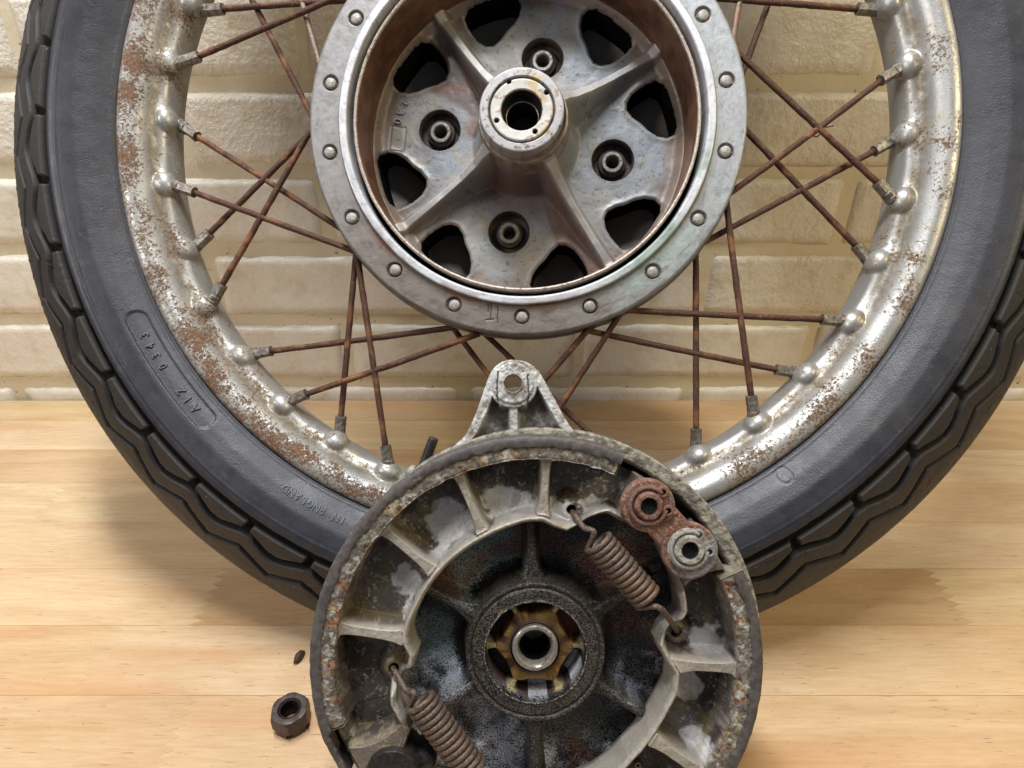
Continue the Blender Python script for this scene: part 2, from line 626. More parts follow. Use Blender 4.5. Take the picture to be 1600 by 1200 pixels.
class Frame:
    """local frame parallel to a leaning disc; knows where picture points fall on its planes"""

    def __init__(s, origin_cam, yaw):
        cm = Matrix.Translation((0, 0, HC)) @ Euler((R_(90 - PITCH), 0, 0)).to_matrix().to_4x4()
        s.M = cm @ Matrix.Translation(origin_cam) @ Matrix.Rotation(R_(yaw), 4, 'Y')
        s.inv = s.M.inverted()
        s.o = s.inv @ Vector((0, 0, HC))
        s.cm = cm

    def L(s, px, py, z=0.0):
        d = s.cm @ Vector(((px - 800) / 1000.0, -(py - 600) / 1000.0, -1.0))
        d = s.inv @ d - s.o
        t = (z - s.o.z) / d.z
        p = s.o + d * t
        return np.array([p.x, p.y, z])

    def root(s, name, label, cat, base_local):
        """Empty at the base point of the disc, tilted with it; returns (empty, offset for parts)"""
        w = s.M @ Vector(base_local)
        e = thing(name, label, cat, tuple(v * K for v in w), s.M.to_euler())
        off = tuple(-v * K for v in base_local)
        return e, off


def text_parts(txt, size):
    """list of (char, verts2d, faces) using the built-in font; extruded flat glyphs, one unit = 1 u"""
    out = []
    for ch in txt:
        if ch == ' ':
            out.append(None)
            continue
        cu = bpy.data.curves.new("glyph", 'FONT')
        cu.body = ch
        cu.size = size
        cu.align_x = 'CENTER'
        cu.align_y = 'CENTER'
        cu.extrude = 0.5
        cu.resolution_u = 3
        ob = bpy.data.objects.new("glyph", cu)
        COL.objects.link(ob)
        bpy.context.view_layer.update()
        dg = bpy.context.evaluated_depsgraph_get()
        me = bpy.data.meshes.new_from_object(ob.evaluated_get(dg))
        V = np.array([v.co[:] for v in me.vertices])
        F = [list(p.vertices) for p in me.polygons]
        bpy.data.objects.remove(ob)
        bpy.data.curves.remove(cu)
        bpy.data.meshes.remove(me)
        out.append((ch, V, F))
    return out


def glyph_object(name, V, F, mat, parent):
    me = bpy.data.meshes.new(name)
    me.from_pydata([tuple(v * K) for v in V], [], F)
    me.update()
    return link(name, me, mat, parent)

# ================================================================= WALL
rng = np.random.default_rng(7)
wall = thing("brick_wall", "cream painted brick wall with glossy ledges behind the rusty wheel", "wall", (0, WALL_Y * K, 0))
BL, BH, JT = 637.0, 191.4, 30.0


def brick_mesh(seed, w, h, d=60.0):
    nx, ny = 34, 12
    x = np.linspace(-w / 2, w / 2, nx); y = np.linspace(-h / 2, h / 2, ny)
    # crowd samples to the edges
    x = np.sign(x) * (np.abs(x) / (w / 2)) ** 0.8 * w / 2
    y = np.sign(y) * (np.abs(y) / (h / 2)) ** 0.6 * h / 2
    X, Z = np.meshgrid(x, y, indexing='ij')
    ex = w / 2 - np.abs(X); ez = h / 2 - np.abs(Z)
    e = np.minimum(ex, ez)
    rad = 8.0
    e = np.minimum(h / 2 - Z, 1e9)
    side = np.minimum(ex, h / 2 + Z)
    Y = -(d / 2) + np.where(e < rad, rad - np.sqrt(np.maximum(rad ** 2 - (rad - e) ** 2, 0)), 0)
    Y = Y + 13.0 * (1 - ss(0, 20, side))
    rough = fbm(X + 900 * seed, Z + 300, 60, 4, seed) - 0.5
    edge = fbm(X + 700 * seed, Z * 2 + 100, 22, 3, seed + 5) - 0.5
    Y = Y + rough * 5 + edge * 8 * np.exp(-(h / 2 - Z) / 8.0)
    Zd = Z + (Z > 0) * edge * 10 * np.exp(-ez / 6.0)
    V = np.stack([X, Y, Zd], -1).reshape(-1, 3)
    F = grid_faces(nx, ny)
    # skirt going into the wall
    ring = [i * ny for i in range(nx)] + [(nx - 1) * ny + j for j in range(1, ny)] + [i * ny + ny - 1 for i in range(nx - 2, -1, -1)] + [j for j in range(ny - 2, 0, -1)]
    rr = V[ring].copy(); rr[:, 1] = d / 2
    base = len(V)
    V = np.vstack([V, rr])
    n = len(ring)
    SK = np.array([[ring[i], base + i, base + (i + 1) % n, ring[(i + 1) % n]] for i in range(n)])
    return new_mesh("brick", V, np.vstack([F, SK]), True)


bricks = [brick_mesh(s, BL - 24, BH - JT) for s in range(5)]
bricks_r = [b_.copy() for b_ in bricks]
for b_ in bricks:
    b_.materials.append(M_brick)
for b_ in bricks_r:
    b_.materials.append(M_brick_rough)
for row in range(-1, 12):
    top = 35.0 + BH * row
    xo = 499.0 if row % 2 == 0 else 181.0
    for c_ in range(-5, 4):
        cx = xo + BL * (c_ + 0.5)
        if abs(cx) > 2500:
            continue
        me = (bricks_r if (row >= 4 or (row >= 2 and cx > 200)) else bricks)[int(rng.integers(5))]
        o = link("brick", me, M_brick, wall)
        zz = top - (BH - JT) / 2
        o.location = ((cx + rng.uniform(-3, 3)) * K, (30 + rng.uniform(-2.5, 2.5)) * K, (zz + rng.uniform(-1.5, 1.5)) * K)
        o.rotation_euler = (rng.uniform(-.008, .008), rng.uniform(-.003, .003), rng.uniform(-.004, .004))
        if rng.random() < 0.5:
            o.scale = (-1, 1, 1)
# mortar: one sheet behind, slumping on to the ledges
nx, nz = 220, 120
X, Z = np.meshgrid(np.linspace(-2900, 2700, nx), np.linspace(-200, 2350, nz), indexing='ij')
Y = 11 + (fbm(X + 3000, Z + 3000, 40, 3, 2) - .5) * 7
me = new_mesh("mortar", np.stack([X, Y, Z], -1), grid_faces(nx, nz), True)
link("mortar", me, M_mortar, wall)

# ================================================================= BENCH
bench = thing("workbench_top", "light hardwood butcher block benchtop under the wheel and brake plate", "workbench", (0, 700 * K, 0))
PW = 136.5


def finger(x, w, seed, side):
    n = 7
    ys = np.linspace(-w / 2, w / 2, 2 * n + 1)
    return [(x + (20 if k % 2 else 0), y) for k, y in enumerate(ys)]


def plank(x0, x1, y, w, seed):
    L_ = [(px, py) for px, py in finger(x0, w, seed, 0)]
    Rr = [(px, py) for px, py in finger(x1, w, seed, 1)]
    poly = [(px + .08, py * (1 - .5 / w)) for px, py in L_][::-1] + [(px - .08, py * (1 - .5 / w)) for px, py in Rr]           # left side going down, right side going up
    cx, cy = (x0 + x1) / 2, 0
    n = len(poly)
    T_ = 70.0
    V = [(px - cx, py, 0.0) for px, py in poly] + [(px - cx, py, -T_) for px, py in poly]
    F = [list(range(n)), list(range(2 * n - 1, n - 1, -1))]
    for i in range(n):
        j = (i + 1) % n
        F.append([i, n + i, n + j, j])
    me = bpy.data.meshes.new("plank")
    me.from_pydata([tuple(c * K for c in v) for v in V], [], F)
    me.update()
    o = link("plank", me, M_wood, bench)
    o.location = (cx * K, (y - 700) * K, 0)
    return o


rngp = np.random.default_rng(11)
row = 0
yy = 925.0 + PW * 4.5
while yy > 0:
    w = PW
    if yy + PW / 2 > WALL_Y - 3:
        w = WALL_Y - 3 - (yy - PW / 2)
    ends = [-2900.0]
    if abs(yy - (925 - 1.5 * PW)) < 2:
        ends = [-2900.0, -1500.0, -700.0, 470.0, 1500.0]      # the joint seen right of the brake plate
    x = ends[-1]
    while x < 2800:
        x += float(rngp.uniform(700, 1500))
        ends.append(x)
    for a_, b_ in zip(ends[:-1], ends[1:]):
        o = plank(a_, b_, yy if w == PW else yy - (PW - w) / 2, w, row)
        o.location.z = float(rngp.uniform(-0.35, 0.0)) * K
    yy -= PW
    row += 1

# ================================================================= WHEEL
WF = Frame((20, 418, -1000), -3.0)
wheel, WOFF = WF.root("motorcycle_wheel", "large spoked motorcycle wheel with rust freckled silver rim leaning on the wall", "wheel", (0, -877, -62))


def wpart(name, me, mat):
    return link(name, me, mat, wheel, loc=WOFF)


# ---- tyre
prof = np.array([(655, -10), (662, -3), (674, 6), (690, 18), (712, 30), (732, 35), (748, 36), (753, 32), (758, 32), (766, 31), (782, 25), (802, 15), (822, 3), (842, -12), (858, -28), (870, -45), (877, -62)], float)
seg = np.concatenate([[0], np.cumsum(np.linalg.norm(np.diff(prof, axis=0), axis=1))])
ns = 175
qs = np.linspace(0, seg[-1], ns)
pr = np.interp(qs, seg, prof[:, 0]); pz = np.interp(qs, seg, prof[:, 1])
for _ in range(8):
    pr[1:-1] = (pr[:-2] + 2 * pr[1:-1] + pr[2:]) / 4
    pz[1:-1] = (pz[:-2] + 2 * pz[1:-1] + pz[2:]) / 4
dr = np.gradient(pr); dz = np.gradient(pz)
nl = np.hypot(dr, dz); nr_, nz_ = -dz / nl, dr / nl          # normal (r, z) outward
NPER = 44
PH = np.concatenate([R_(165) + R_(210) * np.arange(1240) / 1240, R_(375) + R_(150) * np.arange(230) / 230])   # finest where the picture shows it
NA = len(PH)
PHASE = R_(240.2)
p = (((PH - PHASE) / (2 * math.pi) * NPER) + 0.5) % 1.0      # 0.5 at outward vertex
p2 = p[:, None]
R0 = pr[None, :]
R0 = R0 + 0 * p2
zig = 1 - np.abs(p2 * 2 - 1) + 0 * R0                                # 0 at p=0, 1 at .5
plen = 112.0


def gro(d, w, soft=1.6):
    return 1 - ss(w / 2 - soft, w / 2 + soft, np.abs(d))


wob = (fbm(PH[:, None] * 850 + 900, R0 + 0 * p2, 14, 3, 5) - .5) * 1.3
g1 = gro(R0 - 759.5 + wob * .5, 12.5, 0.8)
zg2 = 783 + 15 * ss(0.0, 1.0, zig)
g2 = gro((R0 - zg2) * 0.97 + wob * .5, 12.0, 0.8)
gx = gro(np.minimum(p2, 1 - p2) * plen + (R0 - 772) * 0.25 * np.where(p2 < .5, 1, -1), 13, 0.9) * (R0 > 759) * (R0 < 786)
zg3 = 813 + 22 * zig
g3 = gro((R0 - zg3) * 0.92 + wob * .5, 7.2, 0.8)
zg4 = 862 - 10 * (1 - zig)
g4 = gro((R0 - zg4), 5, 1.2) * 0
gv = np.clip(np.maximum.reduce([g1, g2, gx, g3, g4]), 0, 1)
dep = gv * (12.0 - 2.0 * (g3 > 0.5))
nick = ss(.70, .78, fbm(PH[:, None] * 850 + 40, R0 + 0 * p2, 9, 3, 6)) * (R0 > 762) * (1 - gv)
dep = dep + nick * .9
# moulded panel (capsule) with the code
pa = (PH[:, None] - R_(215.2)) * 691
cap = np.hypot(np.maximum(np.abs(pa) - 97, 0), R0 - 691) - 13.5
dep = dep + 1.8 * (1 - ss(-0.9, 0.9, cap))
# round mould mark on the right
qa = WF.L(1232, 746, 30)
am = math.atan2(qa[1], qa[0]); rm_ = math.hypot(qa[0], qa[1])
dm = np.hypot((PH[:, None] - am - 2 * math.pi) * 705, R0 - rm_)
dep = dep + 0.6 * np.exp(-((dm - 11) / 1.5) ** 2)
# lines on the side wall, wear waves
dep = dep - 1.0 * np.exp(-((R0 - 737) / 2.0) ** 2) - 0.8 * np.exp(-((R0 - 668) / 2.0) ** 2)
dep = dep + (fbm(PH[:, None] * 700 + 100, R0 + 0 * p2, 45, 3, 4) - .5) * .6
# moulding pips on the centre tread
pip = 0
for (pu, pv) in ((.25, 846), (.38, 856), (.5, 850), (.62, 858), (.75, 848), (.12, 858), (.88, 858), (.5, 862)):
    d_ = np.hypot((p2 - pu) * plen, R0 - pv)
    pip = pip + np.exp(-((d_ - 1.8) / 1.1) ** 2)
dep = dep - 0.7 * pip * (R0 > zg3 + 5)
Rr_ = pr[None, :] - dep * nr_[None, :]
Zz = pz[None, :] - dep * nz_[None, :] + 0 * p2
tread = ss(747, 752, R0) + 0 * p2
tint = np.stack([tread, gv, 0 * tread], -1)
# rear half mirrored about z=-62, coarser
rb = pr[::-1][3::5]; zb = (-124 - pz)[::-1][3::5]
Rr_ = np.concatenate([Rr_, np.tile(rb, (NA, 1))], 1)
Zz = np.concatenate([Zz, np.tile(zb, (NA, 1))], 1)
tint = np.concatenate([tint, np.tile(np.array([[0.5, 0, 0]]), (NA, len(rb), 1))], 1)
V = np.stack([Rr_ * np.cos(PH)[:, None], Rr_ * np.sin(PH)[:, None], Zz], -1)
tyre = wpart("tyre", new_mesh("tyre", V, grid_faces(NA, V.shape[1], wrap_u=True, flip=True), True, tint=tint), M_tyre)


def side_z(r):
    return float(np.interp(r, prof[:7, 0], prof[:7, 1]))


def ring_text(txt, size, r0, phi0_deg, step_deg, sink, raise_):
    for k, g in enumerate(text_parts(txt, size)):
        if g is None:
            continue
        ch, V2, F2 = g
        ph = R_(step_deg[k] if isinstance(step_deg, (list, tuple)) else phi0_deg - step_deg * k)
        V3 = []
        for x_, y_, z_ in V2:
            r = r0 + y_
            a = ph - x_ / r0
            zz = side_z(r) - sink + (raise_ if z_ > 0 else -1.5)
            V3.append((r * math.cos(a), r * math.sin(a), zz))
        glyph_object("moulded_letter", np.array(V3), F2, M_tyre_text, tyre)


M_tyre_text = simple("moulded_rubber_letter", (66, 68, 76), (90, 92, 102), 12, 0.42, 0.0, 0.3)
ring_text("MADE IN ENGLAND", 15, 690, 250.6, 0.95, 0.0, 2.3)
ring_text("AIZ0343", 15.5, 691, 0, [221.3, 219.8, 218.3, 214.3, 212.6, 211.1, 209.5], 1.5, 2.4)

# ---- rim
rp = np.array([(652, -9), (660, -8), (663, -3), (660, 2), (654, 5), (643, 5), (633, 0), (625, -8), (619, -18), (614, -25), (609, -28), (604, -30), (600, -34), (597, -40), (595, -49), (594, -62)], float)
rp = np.vstack([rp, np.stack([rp[::-1][1:, 0], -124 - rp[::-1][1:, 1]], -1)])
sg = np.concatenate([[0], np.cumsum(np.linalg.norm(np.diff(rp, axis=0), axis=1))])
nv_ = 105
q_ = np.linspace(0, sg[-1], nv_)
Pr = np.interp(q_, sg, rp[:, 0]); Pz = np.interp(q_, sg, rp[:, 1])
for _ in range(4):
    Pr[1:-1] = (Pr[:-2] + 2 * Pr[1:-1] + Pr[2:]) / 4
    Pz[1:-1] = (Pz[:-2] + 2 * Pz[1:-1] + Pz[2:]) / 4

# spokes seen in the photograph: nipple base, nipple tip, far end at hub (picture points), depth side
SP = [((322, 20), (350, 18), (532, 1), 0), ((280, 103), (313, 92), (520, -2), 1), ((288, 200), (310, 215), (528, 354), 0),
      ((277, 292), (306, 302), (548, 390), 1), ((306, 390), (330, 367), (484, 208), 0), ((336, 470), (350, 447), (480, 212), 1),
      ((397, 554), (425, 549), (712, 511), 0), ((452, 628), (480, 616), (735, 526), 1), ((532, 684), (535, 652), (556, 398), 0),
      ((609, 727), (604, 697), (558, 398), 1), ((925, 690), (910, 665), (765, 528), 0), ((872, 645), (885, 620), (968, 492), 1),
      ((812, 650), (795, 628), (712, 518), 0), ((800, 655), (815, 635), (925, 508), 1),
      ((1086, 704), (1086, 671), (1087, 392), 0), ((1176, 652), (1172, 620), (1133, 300), 1), ((1243, 583), (1212, 578), (915, 516), 0),
      ((1315, 502), (1283, 500), (965, 484), 1), ((1355, 409), (1335, 386), (1160, 198), 0), ((1388, 310), (1368, 288), (1154, 84), 1),
      ((1392, 222), (1364, 238), (1090, 384), 0), ((1400, 112), (1374, 128), (1132, 308), 1), ((1370, 20), (1338, 18), (1120, -3), 0),
      ((0, 0), (395, 0), (488, 182), 0), ((0, 0), (472, 0), (500, 102), 1), ((0, 0), (1156, 0), (1143, 75), 1), ((0, 0), (1202, 0), (1160, 115), 0)]
doms = []


def spoke_geom(bn, tip, hub, side):
    z0 = -50.0 if side == 0 else -40.0
    A = WF.L(bn[0], bn[1], z0)
    rad = math.hypot(A[0], A[1])
    return A


spokes = []
known_ang = []
for bn, tip, hub, side in SP:
    hidden = bn in ((0, 0), (925, 690), (872, 645), (812, 650), (800, 655))
    zt = -60.0 if side == 0 else -42.0
    if hidden:
        # these pass behind the brake plate: run on along their line to the rim
        a = WF.L(tip[0], tip[1], zt); h = WF.L(hub[0], hub[1], -22 if side else -60)
        d = a - h; d /= np.linalg.norm(d)
        s_ = 0.0
        pnt = a.copy()
        while math.hypot(pnt[0], pnt[1]) < 592:
            pnt = pnt + d * 2
        A = pnt
        Tp = A - d * 34
    else:
        A = WF.L(bn[0], bn[1], zt)
        Tp = WF.L(tip[0], tip[1], zt + 3)
        h = WF.L(hub[0], hub[1], -20 if side else -34)
    spokes.append((A, Tp, h, side))
    known_ang.append(math.degrees(math.atan2(A[1], A[0])) % 360)
# the rest of the forty spokes, out of the picture above the hub
rest = [a for a in np.linspace(28, 150, 13)]
for k, a in enumerate(rest):
    side = k % 2
    zt = -60.0 if side == 0 else -42.0
    sg_ = 1 if (k // 2) % 2 else -1
    A = np.array([592 * math.cos(R_(a)), 592 * math.sin(R_(a)), zt])
    ah = R_(a + sg_ * 52)
    h = np.array([322 * math.cos(ah), 322 * math.sin(ah), -22 if side else -34])
    if h[1] < 20:
        h = np.array([322 * math.cos(R_(a - sg_ * 52)), 322 * math.sin(R_(a - sg_ * 52)), h[2]])
    d = (h - A) / np.linalg.norm(h - A)
    spokes.append((A, A + d * 32, h, side))

NR = 1200
_dr = np.gradient(Pr); _dz = np.gradient(Pz); _l = np.hypot(_dr, _dz)
NRr, NRz = _dz / _l, -_dr / _l
if NRr[nv_ // 2] > 0:
    NRr, NRz = -NRr, -NRz
PA = np.arange(NR) / NR * 2 * math.pi
RR = np.tile(Pr, (NR, 1)); ZZ = np.tile(Pz, (NR, 1))
ax = np.cos(PA)[:, None]; ay = np.sin(PA)[:, None]
R00 = Pr[None, :]; Z00 = Pz[None, :]
for A, Tp, h, side in spokes:
    dq = (A - Tp) / np.linalg.norm(A - Tp)
    Cn = A + dq * 6
    a = math.atan2(Cn[1], Cn[0])
    rc_, zc = (603.0, -31.0) if side == 1 else (597.5, -40.0)
    i0 = int(round(a / (2 * math.pi) * NR))
    ii = np.arange(i0 - 14, i0 + 15) % NR
    da = ((PA[ii] - a + math.pi) % (2 * math.pi) - math.pi)[:, None] * 598
    dd = np.sqrt(da ** 2 + (R00 - rc_) ** 2 + (Z00 - zc) ** 2) / 20.0
    b_ = np.sqrt(np.clip(1 - dd ** 2, 0, 1)) * 13
    soft = 3.5 * np.exp(-(dd / 1.2) ** 2)
    bb = np.maximum(b_, soft) * (Pz > -90)[None, :]
    RR[ii] += bb * NRr[None, :]
    ZZ[ii] += bb * NRz[None, :]
rust = np.clip(ss(612, 655, RR) * (0.55 + 0.45 * np.cos(PA - R_(205)))[:, None] * 1.35, 0, 1) + 0.25 * (1 - ss(0, 8, np.abs(RR - 611)))
rust = np.clip(rust + 0.30 * (0.5 + 0.5 * np.cos(PA - R_(200)))[:, None] + .12 * ss(612, 640, RR), 0, 1)
V = np.stack([RR * ax, RR * ay, ZZ], -1)
tint = np.stack([rust, 1 - ss(3, 12, np.abs(RR - 613)), rust], -1)
wpart("rim", new_mesh("rim", V, grid_faces(NR, nv_, wrap_u=True), True, tint=tint), M_rim)

# ---- spokes and nipples
for k, (A, Tp, h, side) in enumerate(spokes):
    d = (Tp - A); L_ = np.linalg.norm(d); d /= L_
    lift = np.array([0, 0, 7.0])
    A = A + lift; Tp = Tp + lift
    s0 = A + d * (L_ - 4)
    n = 26
    tt = np.linspace(0, 1, n)[:, None]
    h = h + (h - Tp) / np.linalg.norm(h - Tp) * 15
    P = s0 * (1 - tt) + h * tt
    mid = rng.normal(0, 0.6, 3)
    P = P + np.sin(tt * math.pi) * mid
    tdir = (h - Tp) / np.linalg.norm(h - Tp)
    V, F, tri = tube_data(P, 5.0, 10, 0.8, k)
    me = new_mesh("spoke", V, F, True, tri=tri)
    grey = (math.atan2(A[1], A[0]) > 0.2 and A[0] < 0 and side == 1 and k % 4 == 0)
    sp = wpart("spoke", me, M_spoke_grey if k in (24, 25) else M_spoke)
    # nipple: flanged base, round barrel, squared spanner end, short collar
    s = np.array([-6, 0, 1, 9, 10, L_ - 3, L_ - 2, L_ + 2, L_ + 2.1])
    r = np.array([11., 11, 10.4, 10.4, 10, 9.4, 9.6, 9.2, 4.6])
    P2 = A + d * s[:, None]
    V, F, tri = tube_data(P2, r, 12, 0.0, k)
    # flatten the barrel to four flats
    Tn, Aa, Bb = frames(P2)
    Vr = V[:len(s) * 12].reshape(len(s), 12, 3)
    for q in range(4, 7):
        rel = Vr[q] - P2[q]
        u_ = rel @ Aa[q]; v_ = rel @ Bb[q]
        u_ = np.clip(u_, -8.2, 8.2); v_ = np.clip(v_, -8.2, 8.2)
        Vr[q] = P2[q] + u_[:, None] * Aa[q] + v_[:, None] * Bb[q]
    V[:len(s) * 12] = Vr.reshape(-1, 3)
    me = new_mesh("nipple", V, F, True, tri=tri)
    me.set_sharp_from_angle(angle=R_(28))
    link("nipple", me, M_nipple, sp)

# tie wire where two spokes cross on the right
c0 = WF.L(1277, 205, -34)
tt = np.linspace(0, 2 * math.pi * 1.3, 30)
P = np.stack([c0[0] + 6.5 * np.cos(tt) * 0.5, c0[1] + 8.5 * np.sin(tt), c0[2] + 8 * np.cos(tt)], -1)
P = np.vstack([P, [c0 + [12, 3, 8], c0 + [22, 5, 8]]])
V, F, tri = tube_data(P, 1.0, 6)
wpart("tie_wire", new_mesh("tie_wire", V, F, True, tri=tri), M_spoke)

# ---- hub: drum floor with webs, kidney holes and cups (part "hub"), everything else of the hub hangs under it
FZ = -118.0
HX, HY = 2.0, -3.0          # axis of the floor features


def to_floor(px, py):
    return WF.L(px, py, FZ)[:2]


cups = [to_floor(848, 90), to_floor(957, 250), to_floor(795, 363), to_floor(688, 205)]
cc = np.mean(cups, 0)
rc = np.mean([np.hypot(*(c - cc)) for c in cups])
a0 = math.degrees(math.atan2(cups[0][1] - cc[1], cups[0][0] - cc[0]))
CUPA = [a0 + 90 * k for k in range(4)]
CUP = [cc + rc * np.array([math.cos(R_(a)), math.sin(R_(a))]) for a in CUPA]
# kidney outline template from the hole right of the hub
kpx = [(1012, 132), (1025, 127), (1037, 133), (1044, 148), (1051, 172), (1056, 198), (1053, 209), (1042, 214), (1027, 211), (1014, 203), (1003, 192), (990, 183), (981, 172), (981, 161), (988, 149), (999, 140)]
kp = np.array([to_floor(*q) for q in kpx]) - cc
kcent = math.degrees(math.atan2(*(kp.mean(0)[::-1])))
rcup = a0 - 90
def rot2(P, a):
    c, s = math.cos(R_(a)), math.sin(R_(a))
    return np.stack([P[:, 0] * c - P[:, 1] * s, P[:, 0] * s + P[:, 1] * c], -1)
Ktmp = rot2(kp, -rcup)                      # relative to the cup direction, lies at + side
kidneys = []
for k in range(4):
    a = a0 + 90 * k
    kidneys.append(rot2(Ktmp, a))
    M_ = Ktmp.copy(); M_[:, 1] *= -1
    kidneys.append(rot2(M_, a))


def poly_sd(X, Y, P):
    """signed distance to closed polygon (negative inside)"""
    d = np.full(X.shape, 1e9); ins = np.zeros(X.shape, bool)
    n = len(P)
    for i in range(n):
        ax_, ay_ = P[i]; bx, by = P[(i + 1) % n]
        ex, ey = bx - ax_, by - ay_
        wx, wy = X - ax_, Y - ay_
        t = np.clip((wx * ex + wy * ey) / (ex * ex + ey * ey + 1e-9), 0, 1)
        d = np.minimum(d, np.hypot(wx - ex * t, wy - ey * t))
        c = ((ay_ > Y) != (by > Y)) & (X < (bx - ax_) * (Y - ay_) / ((by - ay_) if abs(by - ay_) > 1e-9 else 1e-9) + ax_)
        ins ^= c
    return np.where(ins, -d, d)


ph, r, t, wr = polar_mesh(52, 268.5, 1150, 185)
X = r * np.cos(ph); Y = r * np.sin(ph)
XL, YL = X - cc[0], Y - cc[1]
sdk = np.full(X.shape, 1e9)
ang = np.arctan2(YL, XL)
for P_ in kidneys:
    c_ = P_.mean(0)
    m_ = np.hypot(XL - c_[0], YL - c_[1]) < 95
    sdk[m_] = np.minimum(sdk[m_], poly_sd(XL[m_], YL[m_], P_) - 1.5)
gr_ = np.gradient(sdk, axis=1) / np.gradient(r, axis=1)
gp_ = (np.roll(sdk, -1, 0) - np.roll(sdk, 1, 0)) / (2 * 2 * math.pi / 1150) / r
snp = np.abs(sdk) < 0.9
sn = np.where(snp, sdk, 0)
X = X - sn * (gr_ * np.cos(ph) - gp_ * np.sin(ph))
Y = Y - sn * (gr_ * np.sin(ph) + gp_ * np.cos(ph))
inpit = (sdk < -0.9)
cupd = np.full(X.shape, 1e9)
for c_ in CUP:
    cupd = np.minimum(cupd, np.hypot(X - c_[0], Y - c_[1]))
# webs
web_a = [a0 - 45 + 90 * k for k in range(4)]
Z = np.full(X.shape, FZ)
webd = np.full(X.shape, 1e9)
for a in web_a:
    ca, sa = math.cos(R_(a)), math.sin(R_(a))
    al = XL * ca + YL * sa
    ac = np.abs(-XL * sa + YL * ca)
    webd = np.where(al > 0, np.minimum(webd, ac), webd)
rr0 = np.hypot(XL, YL)
ridge = np.interp(rr0, [50, 75, 100, 130, 170, 210, 250, 270], [-8, -18, -46, -66, -82, -93, -103, -108])
wid = np.interp(rr0, [60, 85, 120, 170, 240, 270], [12, 6, 5, 4.5, 5, 7])
fl = np.interp(rr0, [60, 90, 130, 200, 270], [30, 22, 15, 12, 11])
h_ = 1 - ss(0, 1, np.clip((webd - wid) / fl, 0, 1)) ** 0.75
Z = Z + (ridge - FZ) * h_
# the hub barrel flares into the floor
bar = 1 - ss(66, 98, rr0)
Z = np.maximum(Z, FZ + (-40 - FZ) * bar ** 1.5)
# drafted corner at the drum wall
Z = Z + 16 * ss(248, 268, r) ** 2
# pads round the kidneys slightly raised, edges rolled
Z = Z + 3 * np.exp(-(sdk / 8.0) ** 2) * (sdk > 0)
Z = Z - 4 * np.exp(-(np.clip(sdk, 0, 99) / 3.0) ** 2)
Z = Z + (fbm(X + 900, Y + 900, 50, 3, 1) - .5) * 3 + (fbm(X + 900, Y + 900, 7, 3, 2) - .5) * .5
pit = inpit * 1.0
Z = Z * (1 - pit) + (-250) * pit
cp = 1 - ss(34.2, 36.2, cupd)
Z = Z * (1 - cp) + (-195) * cp
Z = np.minimum(Z, np.where(cupd < 60, FZ + 2.5 + ss(36, 56, cupd) * 200, 0))
# stamped rectangle beside the casting number
q1 = to_floor(608, 235); q2 = to_floor(612, 197); q3 = to_floor(634, 200); q4 = to_floor(630, 238)
rs = poly_sd(X, Y, [q1, q2, q3, q4])
Z = Z - 1.6 * np.exp(-(rs / 1.3) ** 2) * (rr0 < 250)
q5 = to_floor(698, 281); q6 = to_floor(707, 285)
# colours
base = np.array(lin(142, 141, 139))
C = np.ones(X.shape + (3,)) * base
n1 = fbm(X + 400, Y + 200, 90, 4, 11); n2 = fbm(X + 100, Y + 800, 22, 4, 12); n3 = fbm(X, Y + 50, 5, 3, 13)
C = mixc(C, lin(138, 143, 147), ss(.45, .65, n1))
C = mixc(C, lin(150, 142, 128), ss(.52, .72, n2) * .6)
ang_c = np.degrees(ang) % 360
# brown wash running between the lower webs and beside the upper left web
def wedge(a, w):
    dlt = np.abs((ang_c - a + 180) % 360 - 180)
    return 1 - ss(w * .6, w, dlt)
wash = np.clip(wedge(258, 40) * (1 - ss(95, 165, rr0 + 30 * (n1 - .5))) + wedge(138, 14) * (1 - ss(225, 262, rr0)) + wedge(158, 18) * (1 - ss(95, 130, rr0)) + wedge(294, 9) * ss(80, 110, rr0), 0, 1)
C = mixc(C, lin(96, 80, 72), wash * .8)
C = mixc(C, lin(138, 92, 66), wash * ss(.5, .62, n2) * .25)
C = mixc(C, lin(120, 100, 84), ss(225, 262, rr0 + 26 * (n2 - .5)) * .75)
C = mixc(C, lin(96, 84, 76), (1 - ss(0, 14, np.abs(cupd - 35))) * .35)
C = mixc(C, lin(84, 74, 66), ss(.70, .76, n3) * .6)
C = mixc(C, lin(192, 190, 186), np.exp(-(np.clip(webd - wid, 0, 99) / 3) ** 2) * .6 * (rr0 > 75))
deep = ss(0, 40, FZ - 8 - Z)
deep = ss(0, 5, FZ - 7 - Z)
C = mixc(C, lin(12, 10, 9), deep)  # pit and cup walls painted near-black for the shade down there
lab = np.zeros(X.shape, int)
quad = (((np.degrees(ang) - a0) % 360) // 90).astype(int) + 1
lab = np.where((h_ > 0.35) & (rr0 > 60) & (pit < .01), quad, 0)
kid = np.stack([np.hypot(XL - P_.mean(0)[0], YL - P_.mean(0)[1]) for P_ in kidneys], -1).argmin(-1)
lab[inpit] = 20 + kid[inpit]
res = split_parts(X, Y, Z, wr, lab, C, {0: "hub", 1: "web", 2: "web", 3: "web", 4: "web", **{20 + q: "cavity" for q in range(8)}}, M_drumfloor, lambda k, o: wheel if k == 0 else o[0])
hub = res[0]
hub.location = WOFF
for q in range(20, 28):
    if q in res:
        res[q].data.materials.clear(); res[q].data.materials.append(M_dark)  # kidney hole insides coloured black in place of deep shade
